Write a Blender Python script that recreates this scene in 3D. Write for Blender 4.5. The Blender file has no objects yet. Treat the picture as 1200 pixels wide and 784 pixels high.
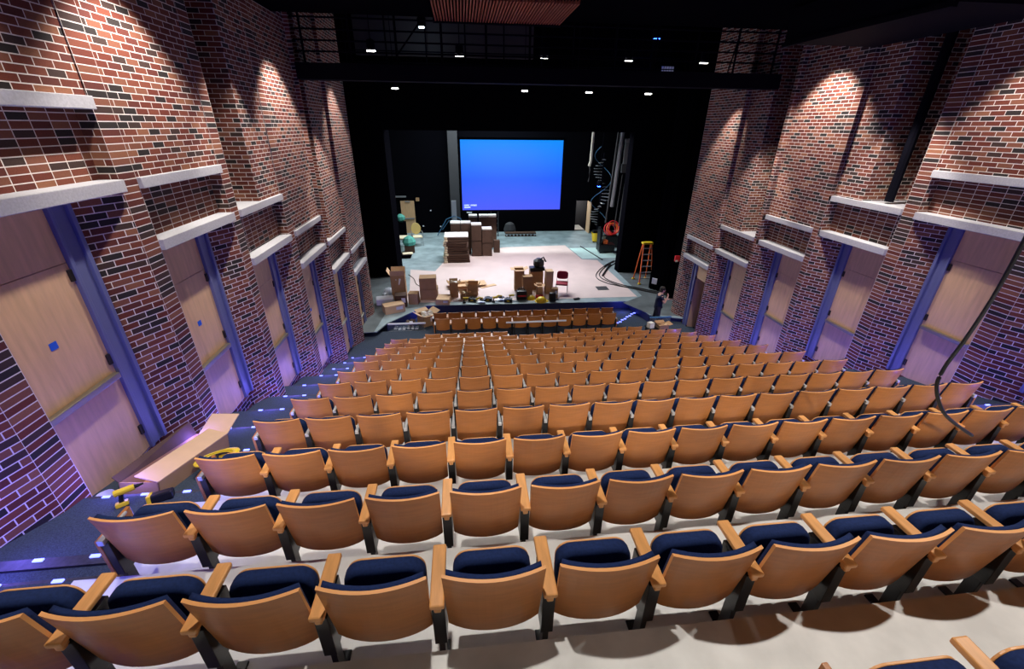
import bpy, bmesh, math, random
from mathutils import Vector, Matrix
random.seed(7)
S = bpy.context.scene
COL = S.collection
# ------------------------------------------------------------------ camera, world, lights, exposure
cam = bpy.data.cameras.new('camera'); cam_o = bpy.data.objects.new('camera', cam); COL.objects.link(cam_o)
cam.sensor_width = 36.0; cam.lens = 36.0 * 504.0 / 1200.0; cam.clip_start = 0.05; cam.clip_end = 200
right = Vector((0.99426409, -0.10645914, 0.01026512)); down = Vector((-0.0372558, -0.43470817, -0.89980043)); fwd = Vector((0.10025432, 0.89425682, -0.43618095))
m = Matrix((right, -down, -fwd)).transposed().to_4x4()
cam_o.matrix_world = m
S.camera = cam_o
S.view_settings.view_transform = 'Standard'; S.view_settings.look = 'None'
S.view_settings.exposure = 0.12; S.view_settings.gamma = 1.0; S.view_settings.use_curve_mapping = False
w = bpy.data.worlds.new('dark_hall'); S.world = w; w.use_nodes = True
w.node_tree.nodes['Background'].inputs[0].default_value = (0.35, 0.38, 0.55, 1); w.node_tree.nodes['Background'].inputs[1].default_value = 0.006

def lamp(kind, loc, target, power, color=(1, 1, 1), size=0.2, angle=60, blend=0.5, name='light', size_y=None):
    d = bpy.data.lights.new(name, kind); d.energy = power; d.color = color
    if kind == 'AREA':
        d.size = size
        if size_y: d.shape = 'RECTANGLE'; d.size_y = size_y
    else: d.shadow_soft_size = size
    if kind == 'SPOT': d.spot_size = math.radians(angle); d.spot_blend = blend
    o = bpy.data.objects.new(name, d); COL.objects.link(o); o.location = loc
    if target is not None: o.rotation_euler = (Vector(target) - Vector(loc)).to_track_quat('-Z', 'Y').to_euler()
    return o
WARM = (1.0, 0.95, 0.88)
# house lights: rows under the ceiling over the seats, and long throws from the back of the hall
for x in (-0.2, 4.6):
    for y, ty, p, an in ((2.3, 1.7, 480, 100), (5.2, 5.0, 360, 80), (8.0, 8.3, 450, 64), (10.0, 10.6, 520, 52)):
        lamp('SPOT', (x, y, 2.1), (x, ty, -4.5), p, WARM, 0.06, an, 0.6, 'house_light')
for x in (0.6, 2.2, 4.0):
    lamp('SPOT', (x, -3.4, 2.0), (x, 1.2, -2.2), 75, WARM, 0.12, 58, 0.7, 'back_of_house_light')
for x in (-1.7, 0.25, 2.2, 4.15, 6.1):
    lamp('SPOT', (x, -3.4, 2.0), (x, 6.0, -3.62), 640, WARM, 0.08, 20, 0.7, 'back_of_house_light')
for x in (-1.9, -0.2, 1.5, 3.2, 4.9, 6.5):
    lamp('SPOT', (x, -3.4, 2.0), (x, 9.2, -5.45), 1050, WARM, 0.06, 13, 0.25, 'back_of_house_light')
# wall washers grazing the brick piers
for x, y, z, tx, ty, tz, p, an in ((-3.0, 3.4, 2.05, -4.4, 3.7, -2.2, 330, 100), (-3.0, 6.7, 2.05, -4.3, 6.7, -1.6, 560, 82), (-3.05, 11.5, 2.05, -4.2, 11.6, -1.9, 700, 74), (-2.9, 15.7, 2.05, -4.0, 15.7, -2.6, 520, 64), (-3.0, 9.2, 2.05, -4.3, 8.8, -3.6, 600, 62), (-3.0, 13.6, 0.9, -4.1, 13.7, -4.6, 460, 60),
                            (7.95, 11.0, 2.0, 9.2, 11.1, -1.7, 760, 76), (7.6, 14.3, 1.6, 8.8, 14.4, -2.6, 620, 66), (7.9, 6.2, 2.0, 9.3, 6.3, -1.6, 520, 90), (7.9, 8.6, 1.45, 9.3, 8.7, -3.6, 560, 64), (7.7, 12.6, 0.85, 9.0, 12.8, -4.4, 480, 60), (8.0, 3.6, 2.05, 9.3, 3.8, -2.4, 200, 90)):
    lamp('SPOT', (x, y, z), (tx, ty, tz), p, (1, 0.92, 0.85), 0.07, an, 0.5, 'wall_washer')
# stage work lights
lamp('AREA', (2.6, 23.7, 0.7), (2.4, 20.6, -7), 820, (0.97, 0.96, 1.0), 5.0, name='stage_light', size_y=1.5)
lamp('AREA', (1.0, 29.5, 2.6), (2.0, 26.0, -7), 1250, (0.82, 0.95, 1.0), 7.0, name='stage_light', size_y=2.0)
lamp('SPOT', (-3.6, 30.5, 1.6), (-3.2, 32, 0.3), 30, (0.7, 0.9, 1.0), 0.1, 90, 1, name='rear_wall_light')
lamp('SPOT', (9.3, 29.5, 1.6), (9.6, 31, -1.5), 60, (0.8, 0.92, 1.0), 0.1, 90, 1, name='rear_wall_light')

# ------------------------------------------------------------------ materials
def mat(name, color, rough=0.6, metal=0.0, noise=0.0, nscale=8.0, bump=0.0, spec=0.5, stretch=None, coat=0.0):
    mt = bpy.data.materials.new(name); mt.use_nodes = True
    nt = mt.node_tree; b = nt.nodes['Principled BSDF']
    b.inputs['Base Color'].default_value = (*color, 1); b.inputs['Roughness'].default_value = rough
    b.inputs['Metallic'].default_value = metal; b.inputs['Specular IOR Level'].default_value = spec; b.inputs['Coat Weight'].default_value = coat
    if noise or bump:
        tc = nt.nodes.new('ShaderNodeTexCoord'); n = nt.nodes.new('ShaderNodeTexNoise'); n.inputs['Scale'].default_value = nscale; n.inputs['Detail'].default_value = 6
        src = tc.outputs['Object']
        if stretch:
            mp = nt.nodes.new('ShaderNodeMapping'); mp.inputs['Scale'].default_value = stretch; nt.links.new(src, mp.inputs['Vector']); src = mp.outputs['Vector']
        nt.links.new(src, n.inputs['Vector'])
        if noise:
            r = nt.nodes.new('ShaderNodeValToRGB')
            r.color_ramp.elements[0].position = 0.3; r.color_ramp.elements[1].position = 0.7
            r.color_ramp.elements[0].color = (*[c * (1 - noise) for c in color], 1); r.color_ramp.elements[1].color = (*[min(1, c * (1 + noise)) for c in color], 1)
            nt.links.new(n.outputs['Fac'], r.inputs['Fac']); nt.links.new(r.outputs['Color'], b.inputs['Base Color'])
        if bump:
            bp = nt.nodes.new('ShaderNodeBump'); bp.inputs['Strength'].default_value = bump; bp.inputs['Distance'].default_value = 0.01
            nt.links.new(n.outputs['Fac'], bp.inputs['Height']); nt.links.new(bp.outputs['Normal'], b.inputs['Normal'])
    return mt
def glow(name, color, strength):
    mt = bpy.data.materials.new(name); mt.use_nodes = True; nt = mt.node_tree
    b = nt.nodes['Principled BSDF']; b.inputs['Base Color'].default_value = (*color, 1)
    b.inputs['Emission Color'].default_value = (*color, 1); b.inputs['Emission Strength'].default_value = strength
    return mt
def brick(name, width, offset):
    mt = bpy.data.materials.new(name); mt.use_nodes = True; nt = mt.node_tree; L = nt.links.new
    b = nt.nodes['Principled BSDF']; b.inputs['Roughness'].default_value = 0.8; b.inputs['Specular IOR Level'].default_value = 0.25
    uv = nt.nodes.new('ShaderNodeUVMap'); t = nt.nodes.new('ShaderNodeTexBrick')
    t.offset = offset; t.squash = 1.0; t.inputs['Scale'].default_value = 1.0
    t.inputs['Brick Width'].default_value = width; t.inputs['Row Height'].default_value = 0.08
    t.inputs['Mortar Size'].default_value = 0.0058; t.inputs['Mortar Smooth'].default_value = 0.1; t.inputs['Bias'].default_value = 0.0
    t.inputs['Color1'].default_value = (0, 0, 0, 1); t.inputs['Color2'].default_value = (1, 1, 1, 1); t.inputs['Mortar'].default_value = (0.5, 0.5, 0.5, 1)
    L(uv.outputs['UV'], t.inputs['Vector'])
    r = nt.nodes.new('ShaderNodeValToRGB'); cr = r.color_ramp; cr.interpolation = 'CONSTANT'
    cols = [(0.0, (0.030, 0.024, 0.023)), (0.12, (0.058, 0.034, 0.029)), (0.24, (0.150, 0.038, 0.025)), (0.43, (0.190, 0.056, 0.034)), (0.63, (0.215, 0.082, 0.050)), (0.80, (0.120, 0.034, 0.026)), (0.94, (0.27, 0.11, 0.06))]
    cr.elements[0].position = 0; cr.elements[0].color = (*cols[0][1], 1); cr.elements[1].position = cols[1][0]; cr.elements[1].color = (*cols[1][1], 1)
    for p, c in cols[2:]:
        e = cr.elements.new(p); e.color = (*c, 1)
    L(t.outputs['Color'], r.inputs['Fac'])
    n = nt.nodes.new('ShaderNodeTexNoise'); n.inputs['Scale'].default_value = 60; L(uv.outputs['UV'], n.inputs['Vector'])
    mr = nt.nodes.new('ShaderNodeMapRange'); mr.inputs['To Min'].default_value = 0.75; mr.inputs['To Max'].default_value = 1.25; L(n.outputs['Fac'], mr.inputs['Value'])
    mul = nt.nodes.new('ShaderNodeMix'); mul.data_type = 'RGBA'; mul.blend_type = 'MULTIPLY'; mul.inputs['Factor'].default_value = 1
    L(r.outputs['Color'], mul.inputs['A']); L(mr.outputs['Result'], mul.inputs['B'])
    mx = nt.nodes.new('ShaderNodeMix'); mx.data_type = 'RGBA'; L(t.outputs['Fac'], mx.inputs['Factor']); L(mul.outputs['Result'], mx.inputs['A'])
    mx.inputs['B'].default_value = (0.78, 0.71, 0.67, 1); L(mx.outputs['Result'], b.inputs['Base Color'])
    bp = nt.nodes.new('ShaderNodeBump'); bp.invert = True; bp.inputs['Strength'].default_value = 0.5; bp.inputs['Distance'].default_value = 0.006
    L(t.outputs['Fac'], bp.inputs['Height']); L(bp.outputs['Normal'], b.inputs['Normal'])
    return mt
M = dict(
    run=brick('running_bond_brick', 0.235, 0.5), stack=brick('stack_bond_brick', 0.24, 0.0), col=brick('pier_edge_brick', 0.31, 0.0),
    stone=mat('cast_stone', (0.48, 0.475, 0.50), 0.85, noise=0.10, nscale=40, bump=0.3),
    concrete=mat('polished_concrete', (0.66, 0.65, 0.63), 0.65, noise=0.12, nscale=5, bump=0.05),
    carpet=mat('aisle_carpet', (0.045, 0.06, 0.085), 0.95, noise=0.35, nscale=90, bump=0.2, spec=0.1),
    rubber=mat('black_rubber', (0.03, 0.03, 0.035), 0.6, noise=0.4, nscale=30),
    stage=mat('stage_floor_paint', (0.28, 0.36, 0.38), 0.55, noise=0.28, nscale=1.6),
    apron=mat('apron_paint', (0.11, 0.13, 0.135), 0.6, noise=0.3, nscale=1.8),
    board=mat('hardboard', (0.74, 0.59, 0.55), 0.6, noise=0.06, nscale=1.3),
    paleboard=mat('pale_green_board', (0.55, 0.78, 0.74), 0.6, noise=0.06, nscale=2),
    black=mat('matt_black', (0.003, 0.003, 0.0045), 1.0, spec=0.0),
    drape=mat('black_velour', (0.003, 0.003, 0.005), 1.0, spec=0.0),
    steelblack=mat('black_steel', (0.004, 0.004, 0.008), 0.8, 0.0, spec=0.05),
    grey=mat('grey_column_paint', (0.045, 0.045, 0.05), 0.7),
    pitblue=mat('pit_wall_blue', (0.02, 0.025, 0.10), 0.6),
    maple=mat('maple_veneer', (0.70, 0.44, 0.235), 0.45, noise=0.10, nscale=3, stretch=(6, 6, 0.7)),
    frame=mat('slate_blue_paint', (0.125, 0.14, 0.29), 0.4),
    hinge=mat('dark_bronze', (0.04, 0.035, 0.03), 0.4, 0.6),
    bar=mat('brushed_bronze', (0.32, 0.29, 0.24), 0.35, 0.8),
    tape=mat('blue_tape', (0.01, 0.10, 0.60), 0.6),
    wood=mat('seat_veneer', (0.44, 0.158, 0.038), 0.36, noise=0.10, nscale=4, stretch=(1.2, 1.2, 9)),
    edge=mat('veneer_edge', (0.74, 0.34, 0.12), 0.4),
    arm=mat('arm_wood', (0.68, 0.31, 0.10), 0.38, noise=0.10, nscale=6, stretch=(8, 1, 8)),
    fabric=mat('navy_upholstery', (0.010, 0.022, 0.085), 0.9, noise=0.2, nscale=70, bump=0.15, spec=0.2),
    leg=mat('black_leg_metal', (0.012, 0.012, 0.014), 0.35, 0.3),
    alu=mat('cast_aluminium', (0.55, 0.55, 0.56), 0.4, 0.4),
    chrome=mat('chrome', (0.7, 0.7, 0.72), 0.15, 1.0),
    led=glow('blue_led', (0.13, 0.16, 1.0), 4.5),
    lampglow=glow('white_lamp', (1.0, 0.97, 0.92), 14.0), coolglow=glow('cool_lamp', (0.6, 0.85, 1.0), 12.0), blueglow=glow('blue_lamp', (0.02, 0.08, 1.0), 25.0),
    card=mat('cardboard', (0.46, 0.27, 0.13), 0.85, noise=0.08, nscale=5), cardlight=mat('pale_cardboard', (0.72, 0.48, 0.28), 0.85, noise=0.05, nscale=5),
    carddark=mat('brown_cardboard', (0.09, 0.048, 0.03), 0.85, noise=0.15, nscale=5),  # brown board, darkened further to hold the shade of the unlit carton fronts
    white=mat('white_foam', (0.85, 0.84, 0.78), 0.8), label=mat('paper_label', (0.80, 0.80, 0.88), 0.7), plastic=mat('clear_plastic', (0.75, 0.78, 0.85), 0.3),
    yellow=mat('yellow_plastic', (0.85, 0.60, 0.02), 0.4), orange=mat('orange_fibreglass', (0.85, 0.16, 0.03), 0.5), red=mat('red_plastic', (0.65, 0.02, 0.03), 0.45), redfab=mat('red_upholstery', (0.33, 0.02, 0.045), 0.8),
    cable=mat('black_cable', (0.012, 0.012, 0.012), 0.5), gold=mat('gold_upholstery', (0.62, 0.47, 0.16), 0.8), cream=mat('cream_upholstery', (0.82, 0.72, 0.50), 0.8),
    green=mat('teal_fabric', (0.10, 0.42, 0.34), 0.8), slat=mat('dark_red_slats', (0.30, 0.07, 0.03), 0.7),
    skin=mat('skin', (0.62, 0.36, 0.27), 0.6), shirt=mat('navy_shirt', (0.010, 0.016, 0.045), 0.9), trousers=mat('dark_trousers', (0.022, 0.02, 0.035), 0.9), hair=mat('dark_hair', (0.02, 0.013, 0.01), 0.7), shoe=mat('black_shoe', (0.01, 0.01, 0.01), 0.5),
    steel=mat('galvanised_steel', (0.42, 0.43, 0.46), 0.4, 0.6), bluesteel=mat('blue_painted_steel', (0.05, 0.16, 0.30), 0.5), lamppipe=mat('pale_rope', (0.7, 0.66, 0.55), 0.9),
)
g = bpy.data.materials.new('rail_glass'); g.use_nodes = True
gb = g.node_tree.nodes['Principled BSDF']; gb.inputs['Base Color'].default_value = (0.8, 0.9, 0.95, 1); gb.inputs['Transmission Weight'].default_value = 0.95; gb.inputs['Roughness'].default_value = 0.02; gb.inputs['Alpha'].default_value = 0.25
M['glass'] = g
pb0 = M['plastic'].node_tree.nodes['Principled BSDF']; pb0.inputs['Alpha'].default_value = 0.75; pb0.inputs['Transmission Weight'].default_value = 0.3

# ------------------------------------------------------------------ mesh helpers
class MB:
    """collects shapes for ONE mesh object"""
    def __init__(s): s.v = []; s.f = []; s.mi = []; s.uv = {}; s.cur = 0
    def add(s, vs, fs, mi=None):
        b = len(s.v); s.v += [tuple(v) for v in vs]
        for f in fs: s.f.append([b + i for i in f]); s.mi.append(s.cur if mi is None else mi)
        return s
    def box(s, x0, x1, y0, y1, z0, z1, mi=None):
        return s.add([(x, y, z) for z in (z0, z1) for y in (y0, y1) for x in (x0, x1)], [(0, 2, 3, 1), (4, 5, 7, 6), (0, 1, 5, 4), (2, 6, 7, 3), (0, 4, 6, 2), (1, 3, 7, 5)], mi)
    def obox(s, c, size, rz=0, rx=0, ry=0, mi=None):
        R = Matrix.Rotation(rz, 3, 'Z') @ Matrix.Rotation(ry, 3, 'Y') @ Matrix.Rotation(rx, 3, 'X'); a, b, d = (q / 2 for q in size)
        vs = [Vector(c) + R @ Vector((x, y, z)) for z in (-d, d) for y in (-b, b) for x in (-a, a)]
        return s.add(vs, [(0, 2, 3, 1), (4, 5, 7, 6), (0, 1, 5, 4), (2, 6, 7, 3), (0, 4, 6, 2), (1, 3, 7, 5)], mi)
    def quad(s, a, b, c, d, mi=None, uv=None):
        s.add([a, b, c, d], [(0, 1, 2, 3)], mi)
        if uv: s.uv[len(s.f) - 1] = uv
        return s
    def prism(s, pts, z0, z1, mi=None):
        n = len(pts); s.add([(x, y, z0) for x, y in pts] + [(x, y, z1) for x, y in pts], [tuple(range(n))[::-1], tuple(range(n, 2 * n))] + [(i, (i + 1) % n, n + (i + 1) % n, n + i) for i in range(n)], mi); return s
    def tube(s, pts, r, n=8, mi=None, r2=None):
        pts = [Vector(p) for p in pts]; vs = []; k = len(pts)
        for i, p in enumerate(pts):
            d = (pts[min(i + 1, k - 1)] - pts[max(i - 1, 0)]).normalized()
            u = d.cross(Vector((0, 0, 1)));  u = u.normalized() if u.length > 1e-3 else Vector((1, 0, 0)); q = d.cross(u)
            rr = r if r2 is None else r + (r2 - r) * i / (k - 1)
            vs += [p + (u * math.cos(2 * math.pi * j / n) + q * math.sin(2 * math.pi * j / n)) * rr for j in range(n)]
        fs = [(i * n + j, i * n + (j + 1) % n, (i + 1) * n + (j + 1) % n, (i + 1) * n + j) for i in range(k - 1) for j in range(n)]
        fs += [tuple(range(n))[::-1], tuple((k - 1) * n + j for j in range(n))]
        return s.add(vs, fs, mi)
    def lathe(s, prof, c=(0, 0, 0), n=16, mi=None):
        vs = [(c[0] + r * math.cos(2 * math.pi * j / n), c[1] + r * math.sin(2 * math.pi * j / n), c[2] + z) for r, z in prof for j in range(n)]
        k = len(prof)
        fs = [(i * n + j, i * n + (j + 1) % n, (i + 1) * n + (j + 1) % n, (i + 1) * n + j) for i in range(k - 1) for j in range(n)]
        fs += [tuple(range(n))[::-1], tuple((k - 1) * n + j for j in range(n))]
        return s.add(vs, fs, mi)
    def mesh(s, name, mats, bevel=0, smooth=False, seg=2):
        me = bpy.data.meshes.new(name); me.from_pydata(s.v, [], s.f)
        mats = mats if isinstance(mats, (list, tuple)) else [mats]
        for q in mats: me.materials.append(q)
        for p, i in zip(me.polygons, s.mi): p.material_index = i
        if s.uv:
            u = me.uv_layers.new(name='UVMap')
            for fi, uv in s.uv.items():
                for li, c in zip(me.polygons[fi].loop_indices, uv): u.data[li].uv = c
        if not s.uv or bevel:
            bm = bmesh.new(); bm.from_mesh(me)
            if bevel: bmesh.ops.bevel(bm, geom=[e for e in bm.edges if e.is_manifold and e.calc_face_angle(0) > 0.6], offset=bevel, segments=seg, affect='EDGES', profile=0.5, clamp_overlap=True)
            bmesh.ops.recalc_face_normals(bm, faces=bm.faces); bm.to_mesh(me); bm.free()
        if smooth: me.shade_smooth()
        return me
    def build(s, name, mats, parent=None, bevel=0, smooth=False, seg=2, loc=None):
        return link(name, s.mesh(name, mats, bevel, smooth, seg), parent, loc)
def link(name, me, parent=None, loc=None):
    o = bpy.data.objects.new(name, me); COL.objects.link(o)
    if parent: o.parent = parent
    if loc: o.location = loc
    return o
def tag(o, label=None, cat=None, group=None, kind=None):
    if label: o['label'] = label
    if cat: o['category'] = cat
    if group: o['group'] = group
    if kind: o['kind'] = kind
    return o
def thing(name, label, cat, loc=(0, 0, 0), rz=0, group=None):
    o = bpy.data.objects.new(name, None); COL.objects.link(o); o.location = loc; o.rotation_euler = (0, 0, rz); o.empty_display_size = 0.1
    return tag(o, label, cat, group)
def struct(o): o['kind'] = 'structure'; return o
ORD = ['first', 'second', 'third', 'fourth', 'fifth', 'sixth', 'seventh', 'eighth', 'ninth', 'tenth', 'eleventh', 'twelfth', 'thirteenth', 'fourteenth', 'fifteenth', 'sixteenth', 'seventeenth']

# ------------------------------------------------------------------ side walls: saw-tooth brick bays, stone lintels, door recesses
def wallquad(mb, P, z0, z1, mi, u0=0.0, uscale=1.0):
    (xa, ya), (xb, yb) = P; L = math.hypot(xb - xa, yb - ya) * uscale
    mb.quad((xa, ya, z0), (xb, yb, z0), (xb, yb, z1), (xa, ya, z1), mi, [(u0, z0), (u0 + L, z0), (u0 + L, z1), (u0, z1)])
trim_n = [0]; door_n = [0]
def stone(x0, x1, y0, y1, z0, z1):
    trim_n[0] += 1
    struct(MB().box(min(x0, x1), max(x0, x1), y0, y1, z0, z1).build('trim_%d' % trim_n[0], M['stone'], bevel=0.008))
def door(side, sg, f, y0, L, lb, base, tape, opened=False):
    """leaf, transom, frame, hinges and panic bar in the recess; sg = +1 when the room lies towards +x"""
    door_n[0] += 1; xr = f - sg * 0.2; yd = y0 + L * 0.565; yf = y0 + L * 0.705
    root = bpy.data.objects.new('door_%d' % door_n[0], None); COL.objects.link(root); root.location = (xr, y0, base); struct(root)
    def part(name, mb, mt, **k):
        for i, v in enumerate(mb.v): mb.v[i] = (v[0] - xr, v[1] - y0, v[2] - base)
        return mb.build(name, mt, root, **k)
    X = lambda d: xr + sg * d      # d metres out into the room
    def bx(mb, d0, d1, ya, yb, za, zb): mb.box(min(X(d0), X(d1)), max(X(d0), X(d1)), ya, yb, za, zb); return mb
    tz = lb - 0.62
    part('transom_panel', bx(MB(), -0.06, -0.012, y0 + 0.0, yd, tz + 0.008, lb), M['maple'])
    if not opened:
        leaf = part('door_leaf', bx(MB(), -0.06, -0.01, y0 + 0.0, yd, base + 0.01, tz), M['maple'])
    else:                      # leaf swung open into the dark room behind
        mb = MB(); mb.obox((X(-0.35), yd - 0.14, (base + tz) / 2), (0.7, 0.045, tz - base - 0.02), rz=sg * 0.35); leaf = part('door_leaf', mb, M['maple'])
        part('doorway_shade_panel', bx(MB(), -0.75, -0.70, y0 - 0.1, yd + 0.3, base, tz), M['black'])  # black panel standing in for the shade behind the open leaf
    zb = base + 1.13
    if not opened:
        b = MB(); bx(b, 0.0, 0.075, y0 + 0.06, yd - 0.05, zb, zb + 0.075); bx(b, 0.0, 0.09, y0 + 0.03, y0 + 0.11, zb - 0.03, zb + 0.1)
        for i, v in enumerate(b.v): b.v[i] = (v[0] - xr, v[1] - y0, v[2] - base)
        b.build('push_bar', M['bar'], root, bevel=0.01)
        if tape:
            t = MB(); bx(t, -0.011, -0.006, y0 + L * 0.27, y0 + L * 0.27 + 0.09, base + 1.78, base + 1.86); part('tape_piece', t, M['tape'])
    for hz in (0.25, 1.3, 2.35):
        part('hinge', bx(MB(), -0.012, 0.012, yd - 0.05, yd - 0.002, base + hz, base + hz + 0.13), M['hinge'])
    fr = MB(); bx(fr, -0.08, 0.035, yd, yd + 0.05, base, lb); bx(fr, -0.08, 0.012, yd + 0.05, yf - 0.06, base, lb); bx(fr, -0.08, 0.05, yf - 0.06, yf, base, lb)
    bx(fr, -0.08, 0.02, y0, yd, lb - 0.04, lb)
    part('frame', fr, M['frame'], bevel=0.006)
    return root
def side_wall(side, sg, bays, L, gap, top, ends):
    """bays: (scale, face_x, y0, lintel_bottom, sill_bottom, niche, tape, opened)"""
    mb = MB(); RUN, STK, CLM = 0, 1, 2; base0 = -9.2; r = 0.2
    for k, (f, y0, LL, lb, ub, niche, tape, opened) in enumerate(bays):
        gp = gap * LL / L; yb = y0 + LL; fr = f - sg * r; nf = bays[k + 1][0] if k + 1 < len(bays) else f; ny = bays[k + 1][1] if k + 1 < len(bays) else yb + gp
        lt, ut = lb + 0.145, ub + 0.135; base = lb - 3.17 * (LL / L)
        if k == 0: wallquad(mb, [(f - sg * 0.3, y0 - gp - 1.1), (f, y0 - gp)], base0, ub + 3, RUN); wallquad(mb, [(f - sg * 0.3, y0 - gp - 5), (f - sg * 0.3, y0 - gp - 1.1)], base0, top, RUN); wallquad(mb, [(f, y0 - gp), (f, y0)], base0, top, CLM, 0, 0.31 / gp)
        wallquad(mb, [(f, y0), (fr, y0)], base0, ub, RUN)                         # near jamb return
        wallquad(mb, [(fr - sg * 0.07, y0), (fr - sg * 0.07, y0 + LL * 0.71)], base0, base + 0.01, RUN)
        ys = y0 + LL * 0.705                                                       # pier splay from behind the frame to the edge column
        wallquad(mb, [(fr - sg * 0.06, ys), (nf, yb)], base0, lb + 0.02, RUN, 0.07)
        wallquad(mb, [(nf, yb), (nf, ny)], base0, top, CLM, 0, 0.31 / (ny - yb))    # edge column
        wallquad(mb, [(fr, y0), (fr, yb)], lt - 0.02, ub + 0.02, STK)               # stack-bond panel between the two stones
        wallquad(mb, [(fr, yb), (nf, yb)], lt - 0.02, ub + 0.02, RUN)
        fu = f - sg * 0.015
        if niche:
            ym = y0 + LL * niche; dp = f - sg * 1.1
            wallquad(mb, [(dp, ym), (fu, ym)], ut - 0.02, top, RUN, 0.1)
            wallquad(mb, [(dp, y0), (dp, ym)], ut - 0.02, top, RUN); wallquad(mb, [(f, y0), (dp, y0)], ut - 0.02, top, RUN)
            wallquad(mb, [(fu, ym), (fu, yb)], ut - 0.02, top, RUN)
            stone(f + sg * 0.05, dp - sg * 0.05, y0, yb, ub, ut)
        else:
            wallquad(mb, [(fu, y0), (fu, yb)], ut - 0.02, top, RUN, 0.03 * k)
            stone(f + sg * 0.05, fr - sg * 0.05, y0, yb, ub, ut)
        wallquad(mb, [(fu, yb), (nf, yb)], ut - 0.02, top, RUN)
        stone(f + sg * 0.06, fr - sg * 0.05, y0, yb, lb, lt)
        door(side, sg, f, y0, LL, lb, base, tape, opened)
        if k == len(bays) - 1:
            wallquad(mb, [(f, ny), (f - sg * 2.5, ny)], base0, top, RUN)
    o = mb.build('wall_' + side, [M['run'], M['stack'], M['col']]); struct(o)
LB = [-0.77, -1.57, -2.485, -3.285, -4.2, -5.05]; UB = [0.12, -0.77, -1.56, -2.475, -3.30, -4.22]
LY = [3.88, 6.24, 8.57, 10.95, 13.35, 15.79]; LS = [1, 1, 1, 1, 0.978, 0.956]
LN = [0, 0, 0.47, 0, 0.21, 0]
side_wall('left', 1, [(-4.11 * s, y * s, 2.05 * s, l * s, u * s, n, t, False) for s, y, l, u, n, t in zip(LS, LY, LB, UB, LN, (1, 1, 0, 1, 0, 0))], 2.05, 0.31, 5.2, None)
RB = [-0.80, -1.62, -2.46, -3.235, -4.08, -4.835]; RU = [0.03, -0.82, -1.60, -2.455, -3.21, -4.05]
RY = [3.86, 6.06, 8.27, 10.47, 12.67, 14.85]; RS = [1, 1, 1, 0.99, 0.976, 0.96]; RN = [0, 0, 0.56, 0, 0.42, 0]
side_wall('right', -1, [(9.1 * s, y * s, 1.9 * s, l * s, u * s, n, 0, d) for s, y, l, u, n, d in zip(RS, RY, RB, RU, RN, (0, 0, 0, 0, 0, 1))], 1.9, 0.30, 5.2, None)

# ------------------------------------------------------------------ seating rows: (back_y, top_z, x0, x1, seats, arm kind)
ROWS = [
    (0.43, -1.500, 1.27, 4.39, 6, 'cap'),
    (1.305, -1.857, -2.42, 6.72, 17, 'cap'), (2.160, -2.212, -2.42, 6.72, 17, 'cap'), (3.130, -2.600, -2.42, 6.74, 17, 'cap'),
    (4.110, -2.950, -2.43, 6.72, 17, 'bare'), (5.090, -3.330, -2.44, 6.74, 17, 'bare'), (6.030, -3.680, -2.42, 6.75, 17, 'bare'), (6.990, -4.030, -2.42, 6.80, 17, 'bare'),
    (8.040, -4.420, -2.42, 6.82, 17, 'bare'), (8.940, -4.750, -2.40, 6.80, 17, 'bare'), (10.06, -5.160, -2.41, 6.85, 17, 'bare'), (11.08, -5.550, -2.40, 6.91, 17, 'bare'), (12.22, -5.980, -2.44, 7.05, 17, 'cap'),
    (13.30, -6.360, -1.50, 6.18, 0, 'cap'),
    (14.93, -6.520, -1.25, 5.80, 12, 'cap'), (15.84, -6.660, -1.38, 5.99, 13, 'cap'),
]
H = 0.84
# terraces and carpeted side aisles
t = MB(); ac = MB(); c2 = MB()
XL, XR = -2.62, 7.0
t.box(XL - 3, XR + 4, -6.0, 0.30, -3.0, -1.98); 
edges = [0.30] + [r[0] - 0.045 for r in ROWS[1:14]]
for i in range(13):
    y, z, x0, x1 = ROWS[i][:4]
    ya = 0.30 if i == 0 else y - 0.045
    yb = ROWS[i + 1][0] - 0.045
    xa, xb = (XL, XR) if i > 0 else (XL, 9.3)
    t.box(xa, xb, ya, yb, z - H - 1.2, z - H)
t.box(XL, XR + 0.1, ROWS[13][0] - 0.045, 14.3, -8.6, ROWS[13][1] - H)
struct(t.build('floor', M['concrete']))
def prof(y):     # walking height of the aisles at y
    pts = [(-6, -1.98), (0.4, -2.2)] + [(r[0], r[1] - H) for r in ROWS[1:13]] + [(13.30, -7.2), (14.3, -7.36), (18, -7.36)]
    for (a, za), (b, zb) in zip(pts, pts[1:]):
        if a <= y <= b: return za + (zb - za) * (y - a) / (b - a)
    return pts[-1][1]
STEPS_L = [0.35, 1.25, 2.42, 2.72, 3.80, 4.98, 6.02, 7.02, 8.05, 9.05, 10.15, 11.15, 12.2, 13.1]
for x0, x1, nm in ((-4.35, XL, 'left'), (XR, 9.35, 'right')):
    ys = [-6.0] + STEPS_L + [14.3]
    for i in range(len(ys) - 1):
        ya, yb = ys[i], ys[i + 1]
        za, zb = prof(ya) - 0.09, prof(yb) + 0.09
        if i == 0: za = zb
        if i == len(ys) - 2: zb = -7.36
        v = [(x0, ya, za), (x1, ya, za), (x1, yb, zb), (x0, yb, zb)]
        ac.add(v + [(x, y, -9.3) for x, y, z in v], [(0, 1, 2, 3), (7, 6, 5, 4), (0, 4, 5, 1), (1, 5, 6, 2), (2, 6, 7, 3), (3, 7, 4, 0)])
ac.box(-4.35, 9.35, 14.3, 15.78, -9.3, -7.36); ac.box(-4.35, 9.35, 15.78, 18.4, -9.3, -7.50)
struct(ac.build('floor_carpet', M['carpet']))
trim_n[0] += 1
n = 0
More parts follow.
